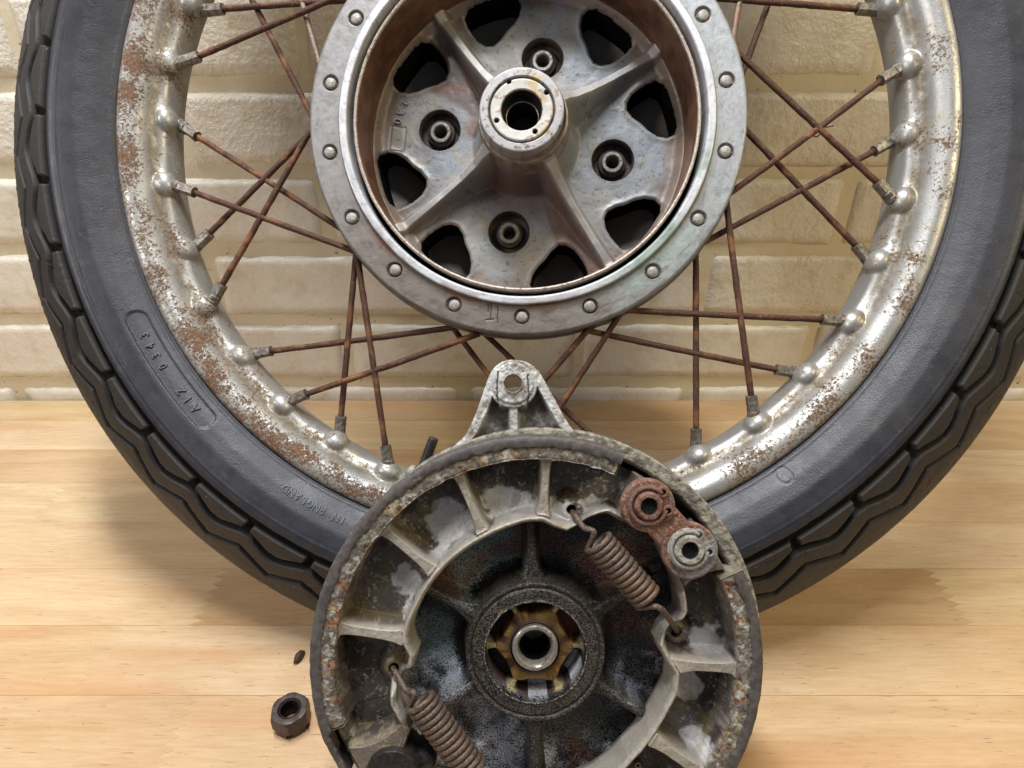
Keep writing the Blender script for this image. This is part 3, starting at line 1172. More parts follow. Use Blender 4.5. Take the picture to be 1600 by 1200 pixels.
# split the web mesh in its four arms would need no more: name stays with the casting
tg = text_parts("230", 21)
for k, g in enumerate(tg):
    pc = to_floor([632, 625, 621][k], [161, 176, 190][k])
    ch, V2, F2 = g
    a = R_(-98)
    V3 = np.stack([pc[0] + V2[:, 0] * math.cos(a) - V2[:, 1] * math.sin(a), pc[1] + V2[:, 0] * math.sin(a) + V2[:, 1] * math.cos(a), np.where(V2[:, 2] > 0, FZ + 3.0, FZ - 3.0)], -1)
    glyph_object("cast_number", V3, F2, simple("cast_number_face", (140, 138, 132), (156, 154, 148), 6, .5, .3, .6), hub)

# drum liner (iron), lip, flange, rivets
lathe("drum_liner", [(268, -112), (267.5, -60), (267, -8), (268, -4)], M_liner, hub, 360, jit=0.3)
lathe("liner_lip", [(267.2, -5), (268, -1.5), (270, -0.5), (272, -1.5), (273, -4), (273, -40)], M_lip, hub, 360, jit=0.5)
lathe("groove", [(272.5, -38), (280.5, -38)], M_dark, hub, 180)

ph, r, t, wr = polar_mesh(280, 343, 1100, 64)
X = r * np.cos(ph); Y = r * np.sin(ph)
Z = np.interp(r, [280, 281, 283, 292, 294, 296, 306, 338, 341, 343], [-38, 2, 5, 5.5, 4.5, -1.0, -1.5, 0.5, -1.0, -4])
boltA = [R_(9 + 20 * k) for k in range(18)]
bd = np.full(X.shape, 1e9)
BP = []
for k in range(18):
    dx, dy = rng.uniform(-1.2, 1.2, 2)
    c_ = (313.5 * math.cos(boltA[k]) + dx, 313.5 * math.sin(boltA[k]) + dy)
    BP.append(c_)
    bd = np.minimum(bd, np.hypot(X - c_[0], Y - c_[1]))
Z = Z - 6 * (1 - ss(10.2, 12.0, bd))
n1 = fbm(X + 400, Y + 200, 60, 4, 31)
streak = fbm(ph * 60 + 10, r, 7, 3, 32)
Z = Z + (fbm(X, Y, 40, 3, 33) - .5) * 1.2 + (fbm(X, Y, 4, 2, 34) - .5) * .25
angd = np.degrees(ph) % 360
C = np.ones(X.shape + (3,)) * np.array(lin(138, 136, 135))
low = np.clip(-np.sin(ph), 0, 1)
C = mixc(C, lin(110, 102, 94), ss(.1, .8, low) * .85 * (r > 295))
C = mixc(C, lin(196, 198, 202), (1 - ss(293, 296, r)) * .9)
C = mixc(C, lin(120, 92, 78), (1 - ss(0, 14, np.abs(r - 297))) * ss(.42, .62, n1) * ss(180, 215, angd) * (1 - ss(275, 300, angd)) * .85)
C = mixc(C, lin(128, 146, 132), ss(.46, .62, n1) * ss(288, 310, angd) * (1 - ss(335, 359, angd)) * (1 - ss(320, 345, r)) * .75)
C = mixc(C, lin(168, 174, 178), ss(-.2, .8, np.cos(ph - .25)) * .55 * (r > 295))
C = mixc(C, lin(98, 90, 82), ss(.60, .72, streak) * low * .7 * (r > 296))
C = mixc(C, lin(70, 62, 56), ss(.68, .75, fbm(X + 30, Y, 5, 3, 37)) * .3)
C = mixc(C, lin(80, 66, 56), (1 - ss(0, 2.4, np.abs(bd - 12))) * .8)
C = mixc(C, lin(110, 90, 74), (1 - ss(0, 1.6, np.abs(r - 295.5))) * .6)
# scribed marks at the bottom of the flange
for (xa, ya, xb, yb) in ((763, 476, 763, 488), (768, 474, 766, 499), (778, 478, 777, 505), (759, 500, 771, 499)):
    A_ = WF.L(xa, ya)[:2]; B_ = WF.L(xb, yb)[:2]
    e = B_ - A_
    tq = np.clip(((X - A_[0]) * e[0] + (Y - A_[1]) * e[1]) / (e @ e), 0, 1)
    dq = np.hypot(X - A_[0] - e[0] * tq, Y - A_[1] - e[1] * tq)
    C = mixc(C, lin(44, 32, 28), (1 - ss(0.5, 1.5, dq)) * .9)
    Z = Z - 0.8 * (1 - ss(0.4, 1.6, dq))
lab = np.zeros(X.shape, int)
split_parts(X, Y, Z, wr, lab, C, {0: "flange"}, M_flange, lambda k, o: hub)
# flange edge, second (rear) flange step and hub shell behind
V, F = lathe_data([(343, -4), (343.5, -14), (340, -17), (338, -20), (346, -24), (347, -34), (344, -38), (318, -46), (300, -110), (285, -175), (120, -210), (40, -215)], 360, jit=0.5)
tc = np.ones((len(V), 3)) * np.array(lin(112, 106, 98))
me = new_mesh("hub_shell", V, F, True, tint=tc)
me.set_sharp_from_angle(angle=R_(35))
link("hub_shell", me, M_flange, hub)
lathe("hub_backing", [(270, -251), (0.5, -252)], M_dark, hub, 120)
V, F = lathe_data([(9.2, -7), (9.2, -0.5), (8.4, 1.2), (6.6, 2.4), (4.0, 3.1), (1, 3.4), (0.1, 3.4)], 24, jit=0.3)
rv = new_mesh("rivet", V, F, True)
rv.materials.append(M_rivet)
for k, c_ in enumerate(BP):
    o = link("rivet", rv, M_rivet, hub, loc=((c_[0] + rng.uniform(-1, 1)) * K, (c_[1] - 1 + rng.uniform(-.6, .6)) * K, -1 * K), rot=(rng.uniform(-.1, .1), rng.uniform(-.1, .1), rng.uniform(0, 6)))

# cush bushes in the four cups
for c_ in CUP:
    bz = [(36, -118), (35.4, -122), (35, -150)]
    V, F = lathe_data([(35.6, -121), (34, -124), (33.8, -140), (25, -141), (24, -133), (19.0, -131), (18.6, -133)], 64, jit=0.3)
    me = new_mesh("cush_bush", V - np.array([0, 0, -118]), F, True); me.set_sharp_from_angle(angle=R_(35))
    o = link("cush_bush", me, M_bush, hub, loc=(c_[0] * K, c_[1] * K, FZ * K))
    V, F = lathe_data([(18.8, -150), (18.6, -126), (17.2, -124.5), (13.0, -124.5), (11.2, -127), (11, -190), (0.3, -191)], 48, jit=0.15)
    me = new_mesh("bush_sleeve", V - np.array([0, 0, -118]), F, True); me.set_sharp_from_angle(angle=R_(35))
    link("bush_sleeve", me, M_bushmetal, hub, loc=(c_[0] * K, c_[1] * K, FZ * K))

# centre boss and bearing retainer
bx, by = WF.L(815, 171, 27)[:2]
lathe("hub_barrel", [(74, -60), (72, -30), (71.5, -9), (70, -6), (67.5, -5), (66.5, 0), (66, 10)], M_bossold, hub, 160, c=(bx * .6, by * .6), jit=0.5)
ph, r, t, wr = polar_mesh(31, 66.3, 420, 50)
X = r * np.cos(ph); Y = r * np.sin(ph)
Z = np.interp(r, [31, 32.2, 46.5, 48, 49, 50.2, 51.5, 63, 65, 66.3], [24, 26.5, 27.2, 26, 22, 23, 28, 28, 26, -2])
hd = np.full(X.shape, 1e9)
for (qx, qy) in ((795, 127), (854, 144), (776, 188), (836, 205)):
    hp = WF.L(qx, qy, 27)[:2] - [bx, by]
    hd = np.minimum(hd, np.hypot(X - hp[0], Y - hp[1]))
Z = Z - 10 * (1 - ss(2.8, 4.2, hd))
Z = Z + (fbm(X, Y, 20, 3, 41) - .5) * .6
n1 = fbm(X + 30, Y + 80, 16, 4, 42)
C = np.ones(X.shape + (3,)) * np.array(lin(160, 158, 158))
C = mixc(C, lin(180, 178, 170), (r < 48) * 0.8)
C = mixc(C, lin(170, 152, 112), ss(.5, .7, n1) * (X > 0) * .8)
C = mixc(C, lin(60, 48, 40), (1 - ss(0, 1.8, np.abs(r - 49.2))) * .85)
C = mixc(C, lin(120, 80, 50), ss(.66, .74, fbm(X + 10, Y + 3, 8, 3, 43)) * .6)
C = mixc(C, lin(40, 34, 32), ss(.70, .76, fbm(X + 70, Y + 3, 6, 3, 44)) * .7 * (r > 50))
C = mixc(C, lin(30, 24, 22), 1 - ss(2.5, 4.6, hd))
lab = np.where(r < 49.5, 1, 0)
o = split_parts(X + bx, Y + by, Z, wr, lab, C, {0: "boss_face", 1: "bearing_retainer"}, M_flange, lambda k, o: hub)
lathe("bearing_race", [(31.2, 24.5), (30.4, 20), (30, -2), (28.5, -4), (26, -4), (24.6, -6), (24.4, -60), (0.5, -62)], M_black, hub, 96, c=(bx, by))
V, F = lathe_data([(26.6, -3.6), (26, -2.4), (24.8, -2.6), (24.4, -5)], 96, (bx, by))
link("inner_race_edge", new_mesh("inner_race_edge", V, F, True), M_tube, hub)

# ================================================================= BRAKE PLATE
DP = 768.0
PFm = Frame((38 * DP / 1000, -435 * DP / 1000, -DP), 0.0)
brake, BOFF = PFm.root("drum_brake_plate", "round corroded brake plate with two shoes and springs standing before the wheel", "brake plate", (0, -283, -30))


def bpart(name, me, mat):
    return link(name, me, mat, brake, loc=BOFF)


S = DP / 1000.0


def pol(px, py, z=0.0):
    q = PFm.L(px, py, z)
    return math.hypot(q[0], q[1]), math.atan2(q[1], q[0])


# ---- backing plate: floor, ribs, centre ring as one height field cut in parts
RX, RY = 8.0, 4.0
ph, r, t, wr = polar_mesh(42, 248, 880, 165)
X = r * np.cos(ph); Y = r * np.sin(ph)
FB = -86.0
Z = np.full(X.shape, FB)
ribA = [92, 152, 212, 270, 328, 30]
rd = np.full(X.shape, 1e9)
for a in ribA:
    ca, sa = math.cos(R_(a)), math.sin(R_(a))
    al = X * ca + Y * sa
    ac = np.abs(-X * sa + Y * ca)
    rd = np.where(al > 60, np.minimum(rd, ac), rd)
hr = (1 - ss(5.0 + 7 * np.exp(-np.clip(r - 92, 0, 99) / 9), 12.5 + 12 * np.exp(-np.clip(r - 92, 0, 99) / 9), rd)) * (1 - .75 * ss(158, 178, r) * ((np.degrees(ph) % 360 > 280) | (np.degrees(ph) % 360 < 250) | (r > 170)))
Z = Z + (-43 - 2.5 * (np.clip(rd, 0, 6) / 6) ** 2 - FB) * hr
ring_h = ss(86, 93, r)
Z = np.maximum(Z, -29 - (-29 - FB) * ring_h)
Z = Z - 2.5 * np.exp(-((r - 80) / 1.6) ** 2)
Z = np.where(r < 62.5, -29 - 45 * (1 - ss(59.5, 62.5, r)), Z)
Z = np.where((r < 64.5) & (r > 62), Z + 1.6, Z)
# fillet of floor to ring
Z = Z + 12 * np.exp(-np.clip(r - 90, 0, 99) / 6.0) * (r > 90) * (1 - hr)
# six small spokes in the eye
sd = np.full(X.shape, 1e9)
for k in range(6):
    a = 60 * k
    ca, sa = math.cos(R_(a)), math.sin(R_(a))
    al = X * ca + Y * sa
    sd = np.where(al > 0, np.minimum(sd, np.abs(-X * sa + Y * ca)), sd)
es = (1 - ss(1.8 + 2 * ss(52, 62, r), 6.5 + 3.5 * ss(52, 62, r), sd)) * (r < 63)
Z = np.where(r < 62, np.maximum(Z, -74 + 26 * es), Z)
Z = Z + (fbm(X + 900, Y + 900, 26, 3, 51) - .5) * 2.5 + (fbm(X + 900, Y + 900, 4, 3, 52) - .5) * 1.2
n1 = fbm(X + 500, Y + 500, 70, 4, 53); n2 = fbm(X, Y + 400, 14, 4, 54); n3 = fbm(X + 80 + Z * .8, Y - Z * .9, 3.2, 2, 55)
angd = np.degrees(ph) % 360
C = np.ones(X.shape + (3,)) * np.array(lin(86, 85, 82))
sect = ((angd - 32) // 60).astype(int)
teal = ss(.40, .6, n1) * ((angd > 95) & (angd < 215))
C = mixc(C, lin(134, 150, 148), teal * .92)
redm = np.clip(ss(.42, .62, fbm(X + 60, Y + 90, 60, 3, 57)) * (((angd < 60) | (angd > 285)) * 1.0 + ((angd > 60) & (angd < 150) & (r > 110)) * .9), 0, 1)
C = mixc(C, lin(120, 84, 70), redm * .85)
wht = np.clip(ss(.36, .70, n1 * .7 + .3 * n2) * (ss(185, 200, angd) * (1 - ss(262, 268, angd)) * 1.0 + ((angd > 328) & (angd < 352)) * ss(110, 130, r) + ((angd > 275) & (angd < 320)) * ss(130, 165, r)), 0, 1)
C = mixc(C, lin(226, 230, 240), np.clip(wht * 1.4, 0, 1) * .95)
SOOT = np.clip(.52 - .16 * wht - .10 * teal + .1 * hr + .9 * (1 - ss(92, 112, r)) * (1 - hr), 0, 1)
C = mixc(C, lin(84, 80, 76), hr * .8)
ringm = ((r > 63) & (r < 94))
C = np.where(ringm[..., None], np.array(lin(54, 51, 49)), C)
C = mixc(C, lin(84, 78, 71), ringm * .9)
SOOT = np.where(ringm, .62 - .3 * (n2 - .4), SOOT)
C = mixc(C, lin(118, 100, 76), ss(.5, .65, n2) * ringm * (angd > 80) * (angd < 150) * .6)
C = mixc(C, lin(18, 17, 17), (1 - ss(0, 2, np.abs(r - 80))) * .7)
C = mixc(C, lin(186, 186, 182), (1 - ss(0, 1.3, np.abs(r - 63.2))) * .6)
eye = r < 61.5
C = np.where(eye[..., None], np.array(lin(62, 46, 44)), C)
C = mixc(C, lin(176, 164, 120), es * eye * .8)
C = mixc(C, lin(190, 196, 204), eye * (1 - es) * ((angd > 318) & (angd < 345) | (angd > 262) & (angd < 285)) * .85 * ss(50, 56, r))  # pale patches: glossy reflection in the eye put into the colour
C = mixc(C, lin(132, 82, 56), eye * (1 - es) * ((angd > 8) & (angd < 52)) * .8)
SOOT = np.where(eye, .2, SOOT)
C = np.concatenate([C, SOOT[..., None]], -1)
lab = np.zeros(X.shape, int)
rA = np.array(ribA, float)
near_ = np.abs((angd[..., None] - rA + 180) % 360 - 180).argmin(-1)
lab = np.where((hr > .12) & (r > 93), 10 + near_, 0)
lab[(r > 62) & (r < 92.5)] = 2
res = split_parts(X, Y, Z, wr, lab, C, {0: "backing_plate", 2: "seal_ring", **{10 + q: "radial_rib" for q in range(6)}}, M_back, lambda k, o: brake if k == 0 else o[0])
plate = res[0]
plate.location = BOFF
# outer rim of the backing plate (seen as the crusty edge at upper right and right)
ph, r, t, wr = polar_mesh(244, 276, 900, 34)
X = r * np.cos(ph) + RX * ss(244, 262, r); Y = r * np.sin(ph) + RY * ss(244, 262, r)
Z = np.interp(r, [244, 254.5, 256.5, 258.5, 273, 275.5, 276], [-78, -76, -34, -31, -31, -33, -60]) + (fbm(X + 10, Y, 6, 3, 61) - .5) * 3
n2 = fbm(X, Y + 400, 5, 3, 62)
C = np.ones(X.shape + (3,)) * np.array(lin(150, 144, 130))
C = mixc(C, lin(84, 80, 74), ss(.45, .6, n2) * .7)
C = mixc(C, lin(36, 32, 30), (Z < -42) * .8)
split_parts(X, Y, Z, wr, np.zeros(X.shape, int), C, {0: "plate_rim"}, M_crust, lambda k, o: plate)
V, F = lathe_data([(276, -55), (275, -70), (262, -92), (180, -100), (110, -108), (96, -130), (60, -134), (24, -134)], 240, (RX, RY), jit=.6)
me = new_mesh("plate_back", V, F, True, tint=np.ones((len(V), 3)) * np.array(lin(120, 116, 108))); me.set_sharp_from_angle(angle=R_(35))
link("plate_back", me, M_crust, plate)
# hub boss with tube
hexr = lambda a: 44.0
n = 240
ph_ = np.arange(n) * 2 * math.pi / n
prof_ = [(47, -70), (44.5, -48), (43, -46.5), (33, -46), (31.5, -45)]
V = []
for a in ph_:
    lob = 1 + 0.085 * math.cos(6 * a) + 0.02 * math.cos(12 * a)
    for q, (rr_, zz_) in enumerate(prof_):
        V.append((rr_ * (lob if q < 3 else 1) * math.cos(a), rr_ * (lob if q < 3 else 1) * math.sin(a), zz_))
V = np.array(V)
Xc, Yc = V[:, 0], V[:, 1]
nn = fbm(Xc + 40, Yc + 40, 10, 3, 71)
V[:, 2] += (fbm(Xc, Yc, 4, 3, 72) - .5) * 1.6
C = np.ones((len(V), 3)) * np.array(lin(156, 122, 66))
C = mixc(C, lin(120, 74, 38), ss(.45, .6, nn))
C = mixc(C, lin(52, 34, 24), ss(.60, .68, nn) * .9)
rV = np.hypot(Xc, Yc)
C = mixc(C, lin(46, 34, 28), (1 - ss(34, 38.5, rV)) * .85)
me = new_mesh("rusty_collar", V, grid_faces(n, len(prof_), wrap_u=True), True, tint=np.concatenate([C, np.full((len(C), 1), .1)], 1))
link("collar", me, M_back, plate)
lathe("axle_tube", [(30, -60), (29.5, -44), (28.5, -41), (27, -40), (24, -40), (22.5, -42), (20.5, -46), (20, -60), (19.6, -120), (0.5, -121)], M_tube, plate, 120, jit=0.2)
lathe("tube_bore", [(20.2, -54), (19.2, -56), (19.0, -118)], M_dark, plate, 60)

# ---- shoes
RIDGE_Z = -10.0
A_in = [(52, 262), (55, 255), (58, 250), (62, 251), (64, 250), (68, 237), (72, 214), (76, 202), (82, 204), (87, 211), (93, 211), (100, 207), (113, 201), (125, 199), (140, 198), (156, 198), (166, 201), (171, 201), (175, 197), (179.5, 188), (184.5, 192), (187, 206), (190.4, 221), (198, 229), (206, 225), (211, 229), (214, 246), (217, 258)]
B_in = [(-120, 224), (-100, 224), (-64.6, 220), (-46.6, 211), (-33, 210), (-21, 213), (-13.4, 218), (-6.4, 216), (-1.4, 202), (5.5, 193), (11, 206), (13.9, 224), (16.9, 238), (25, 246), (32, 252), (37, 254), (41, 260)]


def shoe(name, inn, phi0, phi1, tab0, tab1, ribs, endribs, seed, label, hooks, eye_a):
    """polar height field between inner edge and lining"""
    zin = -12.0
    k_in = (DP - zin) / 1000.0
    an = np.array([a for a, _ in inn], float); rn = np.array([q for _, q in inn], float) * k_in
    def rin(p_):
        d = np.degrees(p_)
        v = np.interp(d, an, rn)
        for _ in range(6):
            v[1:-1] = (v[:-2] + 2 * v[1:-1] + v[2:]) / 4
        return v
    def rout(p_):
        d = np.degrees(p_)
        inside = ss(tab0 - .4, tab0 + .4, d) * (1 - ss(tab1 - .4, tab1 + .4, d))
        nub = 259.0
        # body narrows to the pivot / cam ends
        return 271.0 * inside + nub * (1 - inside)
    nphi = int((phi1 - phi0) * 5.2)
    nr = 128
    ph, r, t, wr = polar_mesh(rin, rout, nphi, nr, R_(phi0), R_(phi1))
    RI = r[:, :1]; RO = r[:, -1:]
    tq = np.linspace(0, 1, nr)
    r = np.stack([np.interp(tq, [0, .60, .80, 1], [RI[q, 0], min(238.0, (RI[q, 0] + RO[q, 0]) / 2 + 3) if RI[q, 0] > 232 else 238.0, max(245.8, RI[q, 0] + 4), RO[q, 0]]) for q in range(nphi)])
    X = r * np.cos(ph); Y = r * np.sin(ph)
    dg = np.degrees(ph)
    inside = ss(tab0 - .3, tab0 + .3, dg) * (1 - ss(tab1 - .3, tab1 + .3, dg))
    TAB = 243.0 + (fbm(dg * 4 + 40, 0 * dg + seed, 9, 3, seed) - .5) * 3
    FLR = -54.0
    # signed measures
    d_in = r - RI                       # distance from the inner edge
    ridge = 1 - ss(7.0, 13.5, d_in)
    wall_ = ss(-3.0, 0.8, r - TAB) * inside
    rib = np.zeros(X.shape)
    for a, w in ribs:
        ca, sa = math.cos(R_(a)), math.sin(R_(a))
        al = X * ca + Y * sa
        ac = np.abs(-X * sa + Y * ca)
        flare = 3.5 * np.exp(-np.abs(r - TAB) / 8) + 4 * np.exp(-np.abs(d_in - 12) / 9)
        rib = np.maximum(rib, np.where(al > 0, 1 - ss(w / 2 + flare - 1, w / 2 + flare + 5.5, ac), 0))
    endm = np.zeros(X.shape)
    for a0_, a1_ in endribs:            # solid end blocks between two angles
        sgn = 1 if a1_ > a0_ else -1
        # rounded pocket end
        mid = (TAB + RI + 12) / 2
        bow = ((r - mid) / 42.0) ** 2 * 3.0
        endm = np.maximum(endm, ss(0, 2.2, (dg - a0_) * sgn + bow))
    top = np.maximum.reduce([ridge * 1.0, rib, endm])
    zt = RIDGE_Z - 2 * (1 - ridge)
    Z = FLR + (zt - FLR) * top
    # dish of the pocket floor
    Z = Z + 12 * (1 - top) * np.clip(1 - d_in / 60.0, 0, 1) ** 2
    Z = Z - 2.6 * ((d_in - 4.5) / 4.5) ** 2 * (d_in < 9)
    Z = Z - 5 * (1 - ss(0, 5, d_in)) - 40 * (1 - ss(-.1, .8, t * 127))
    # end blocks (no table) lower and rounded at the outside
    Z = Z - (1 - inside) * (1 + 50 * ss(-5, 0, r - RO))
    hk = np.full(X.shape, 1e9)
    for hx, hy in hooks:
        q = PFm.L(hx, hy, -30)
        hk = np.minimum(hk, np.hypot(X - q[0], Y - q[1]))
    # pad round the hook hole, then the hole
    pad = 1 - ss(9, 27, hk)
    Z = Z * (1 - pad) + (-32) * pad
    Z = np.where(hk < 14, np.minimum(Z, -31), Z)
    Z = Z - 60 * (1 - ss(4.4, 6.0, hk))
    Z = Z * (1 - wall_) + 0.0 * wall_
    wtop = ss(.93, 1, wall_)
    crust = (fbm(X + 300, Y + 300, 6, 4, seed + 2) - .5)
    Z = Z + wtop * (crust * 2.2 - 1.5 * np.exp(-np.abs(r - TAB - 2) / 2))
    Z = Z + (fbm(X + 900, Y + 900, 30, 3, seed + 1) - .5) * 3 + (fbm(X + 900, Y + 900, 4, 2, seed + 9) - .5) * .9
    # colours
    X0, Y0 = X, Y
    X = X0 + Z * .8; Y = Y0 - Z * .85
    n1 = fbm(X + 500, Y + 500, 55, 4, seed + 3); n2 = fbm(X, Y + 400, 14, 4, seed + 4); n3 = fbm(X + 80, Y, 3.6, 3, seed + 5)
    C = np.ones(X.shape + (3,)) * np.array(lin(100, 92, 84))
    C = mixc(C, lin(76, 68, 61), ss(.4, .6, n1))
    # pale blooms in the pockets
    for (bx_, by_, br_) in BLOOM:
        q = PFm.L(bx_, by_, FLR)
        dq = np.hypot(X0 - q[0], Y0 - q[1]) + (n2 - .5) * 26
        C = mixc(C, lin(214, 211, 208), (1 - ss(br_ * .75, br_, dq)) * (1 - top) * .95)
    C = mixc(C, lin(196, 192, 180), ss(.60, .70, n3) * ss(.42, .58, n2) * (1 - top) * .55)
    C = mixc(C, lin(40, 30, 28), ss(.52, .66, fbm(X + 33, Y + 11, 34, 4, seed + 6)) * (1 - top) * .75 * ss(205, 240, r))
    C = mixc(C, lin(132, 116, 58), ss(.60, .70, fbm(X + 63, Y + 11, 24, 4, seed + 7)) * (1 - top) * .4)
    C = mixc(C, lin(168, 162, 150), np.clip(ss(.5, .9, top), 0, 1) * .9)
    C = mixc(C, lin(120, 110, 94), ss(.5, .66, n2) * top * .5)
    C = mixc(C, lin(200, 196, 186), ss(.58, .68, n2) * top * .35)
    # band between pocket and lining: crusted white, yellow, rust
    K1 = np.ones(X.shape + (3,)) * np.array(lin(124, 117, 104))
    m1 = fbm(X + 200, Y + 10, 15, 4, seed + 21); m2 = fbm(X + 200, Y + 310, 4.5, 4, seed + 22); m3 = fbm(X + 20, Y + 310, 7, 4, seed + 23)
    K1 = mixc(K1, lin(78, 71, 65), ss(.44, .58, m2) * .65)
    K1 = mixc(K1, lin(172, 164, 124), ss(.52, .62, m1) * ss(.42, .5, m3) * .65)
    K1 = mixc(K1, lin(184, 186, 184), ss(.60, .66, m3) * .6)
    K1 = mixc(K1, lin(134, 88, 54), ss(.54, .62, m1) * ss(.50, .56, fbm(X, Y, 6, 3, seed + 24)) * .8)
    K1 = mixc(K1, lin(92, 50, 36), ss(.60, .66, m2) * ss(.45, .6, m1) * .9)
    wm = ss(-14, -5, Z) * (wall_ > .5)
    C = mixc(C, (0, 0, 0), wm) + K1 * wm[..., None]
    C = mixc(C, lin(120, 84, 58), (1 - ss(5, 9, hk)) * .6)
    C = mixc(C, lin(96, 84, 72), endm * (1 - inside) * (1 - wm) * .75)
    if eye_a:
        C = mixc(C, lin(170, 156, 116), ss(.52, .6, n2) * ss(.45, .55, n3) * endm * (1 - wm) * .7)
    X, Y = X0, Y0
    lab = np.zeros(X.shape, int)
    ra = np.array([a for a, w in ribs])
    near_ = np.abs(dg[..., None] - ra).argmin(-1)
    lab = np.where((rib > .2) & (ridge < .1) & (wall_ < .1) & (endm < .1), 10 + near_, 0)
    lab[wall_ > .15] = 2
    res = split_parts(X, Y, Z, wr, lab, C, {0: "brake_shoe", 2: "shoe_table", 10: "stiffening_rib", 11: "stiffening_rib", 12: "stiffening_rib", 13: "stiffening_rib"}, M_shoe, lambda k, o: brake if k == 0 else o[0])
    sh = res[0]
    sh.location = BOFF
    sh["label"] = label
    if 2 in res:
        res[2].data.materials.clear(); res[2].data.materials.append(M_crust)
    # skirt: inner edge down to the plate, outer side of body
    for col, nm in ((0, "inner_edge"), (nr - 1, None)):
        if nm is None:
            continue
        a_, b_ = X[:, col], Y[:, col]
        zt_ = Z[:, col]
        V = np.concatenate([np.stack([a_, b_, zt_], -1), np.stack([a_, b_, np.full(len(a_), -62.0)], -1)])
        i = np.arange(nphi - 1)
        F = np.stack([i, i + 1, nphi + i + 1, nphi + i], -1)
        me = new_mesh(nm, V, F, True, tint=np.ones((len(V), 3)) * np.array(lin(120, 114, 104)))
        link(nm, me, M_shoe, sh)
    # end caps
    for row in (0, nphi - 1):
        V = np.concatenate([np.stack([X[row], Y[row], Z[row]], -1), np.stack([X[row], Y[row], np.full(nr, -62.0)], -1)])
        i = np.arange(nr - 1)
        F = np.stack([i, i + 1, nr + i + 1, nr + i], -1)
        link("end_face", new_mesh("end_face", V, F, True, tint=np.ones((len(V), 3)) * np.array(lin(110, 104, 92))), M_shoe, sh)
    # lining: outer dark band with a worn edge, thick, hanging down to the plate
    le = tab1 + (14 if eye_a else 0)          # the lining runs on past the cut table
    m = int((le - tab0) * 5)
    pp = R_(tab0) + (R_(le) - R_(tab0)) * np.linspace(0, 1, m)
    ri = 259.0 + (fbm(pp * 80 + 9, 0 * pp + seed, 3.0, 3, seed + 8) - .5) * 6
    prof = [(0, -2), (0.0, 2.2), (.15, 3.2), (.5, 3.0), (.85, 2.6), (1, 0.5), (1.02, -8), (1.02, -70), (0, -72)]
    V = []
    jj = (fbm(pp * 90 + 99, 0 * pp + seed, 2.2, 3, seed + 12) - .5) * 1.6
    ri = ri + 5 * ss(R_(tab1), R_(tab1 + 1), pp)
    for i_, a in enumerate(pp):
        for (f_, z_) in prof:
            z_ = z_ - 5.0 * ss(math.radians(tab1), math.radians(tab1 + 9), a)
            rr_ = ri[i_] + (271.8 + jj[i_] - ri[i_]) * f_
            V.append((rr_ * math.cos(a), rr_ * math.sin(a), z_))
    V = np.array(V)
    F = grid_faces(m, len(prof))
    e0 = list(range(len(prof)))
    me = new_mesh("brake_lining", V, F, True)
    me.set_sharp_from_angle(angle=R_(50))
    link("brake_lining", me, M_lining, sh)
    # cut ends of table + lining
    for a in (tab0, tab1):
        ca, sa = math.cos(R_(a)), math.sin(R_(a))
        P4 = [(243, 0), (272, 0), (272, -70), (243, -70)]
        V = np.array([(q * ca, q * sa, z_ - 0.4) for q, z_ in P4])
        link("cut_end", new_mesh("cut_end", V, [[0, 1, 2, 3]], False, tint=np.ones((4, 3)) * np.array(lin(124, 116, 96))), M_crust, sh)
    return sh


BLOOM = [(704, 818, 34), (786, 784, 29), (822, 792, 20), (638, 905, 22), (690, 866, 18), (868, 800, 22), (1070, 1068, 24), (1085, 1158, 22), (1100, 1002, 26), (650, 945, 16), (925, 792, 18)]
shoeA = shoe("brake_shoe", A_in, 50, 217, 67, 198.5, [(87, 9), (113, 9), (140, 10), (171.5, 12)], [(61, 56), (206, 211)], 101,
             "left brake shoe with four visible ribs", [(893, 797), (615, 1045)], True)
shoeB = shoe("brake_shoe", B_in, -118, 40, -110, 24, [(-3, 12), (-35, 12), (-62, 10), (-90, 10)], [(24.5, 29), (-112, -117)], 201,
             "right brake shoe with dark pockets", [(1057, 990)], False)
# casting number 8 in the lower pocket
pc = PFm.L(997, 1194, -50)
g = text_parts("8", 20)[0]
a = R_(30)
V3 = np.stack([pc[0] + g[1][:, 0] * math.cos(a) - g[1][:, 1] * math.sin(a), pc[1] + g[1][:, 0] * math.sin(a) + g[1][:, 1] * math.cos(a), np.where(g[1][:, 2] > 0, -41., -58.)], -1)
glyph_object("cast_number", V3, g[2], simple("shoe_number", (128, 122, 112), (150, 144, 134), 5, .5, .3, .6), shoeB)

# ---- anchor lug at the top (warped grid between left and right outline)
LZ = -34.0
Lpx = [(562, 797, 806), (564, 788, 818), (567, 781, 826), (572, 774, 834), (580, 768, 842), (590, 763, 848), (604, 758, 856), (622, 752, 866), (645, 744, 878), (665, 735, 890), (680, 727, 902), (692, 716, 922), (700, 705, 940), (712, 690, 960)]
ys_ = np.array([q[0] for q in Lpx], float); xl_ = np.array([q[1] for q in Lpx], float); xr_ = np.array([q[2] for q in Lpx], float)
nyl, nxl = 150, 150
yv = 562 + 150 * (np.linspace(0, 1, nyl) ** 1.15)
zl = LZ
top_ = []
XX = np.zeros((nyl, nxl)); YY = np.zeros((nyl, nxl)); PXl = np.zeros((nyl, nxl)); PYl = np.zeros((nyl, nxl))
kq = (DP - LZ) / 1000.0
for i, y_ in enumerate(yv):
    a_ = np.interp(y_, ys_, xl_); b_ = np.interp(y_, ys_, xr_)
    PXl[i] = np.linspace(a_, b_, nxl); PYl[i] = y_
o3 = PFm.L(838, 1035, LZ)
XX = (PXl - 800) * kq - 38 * S
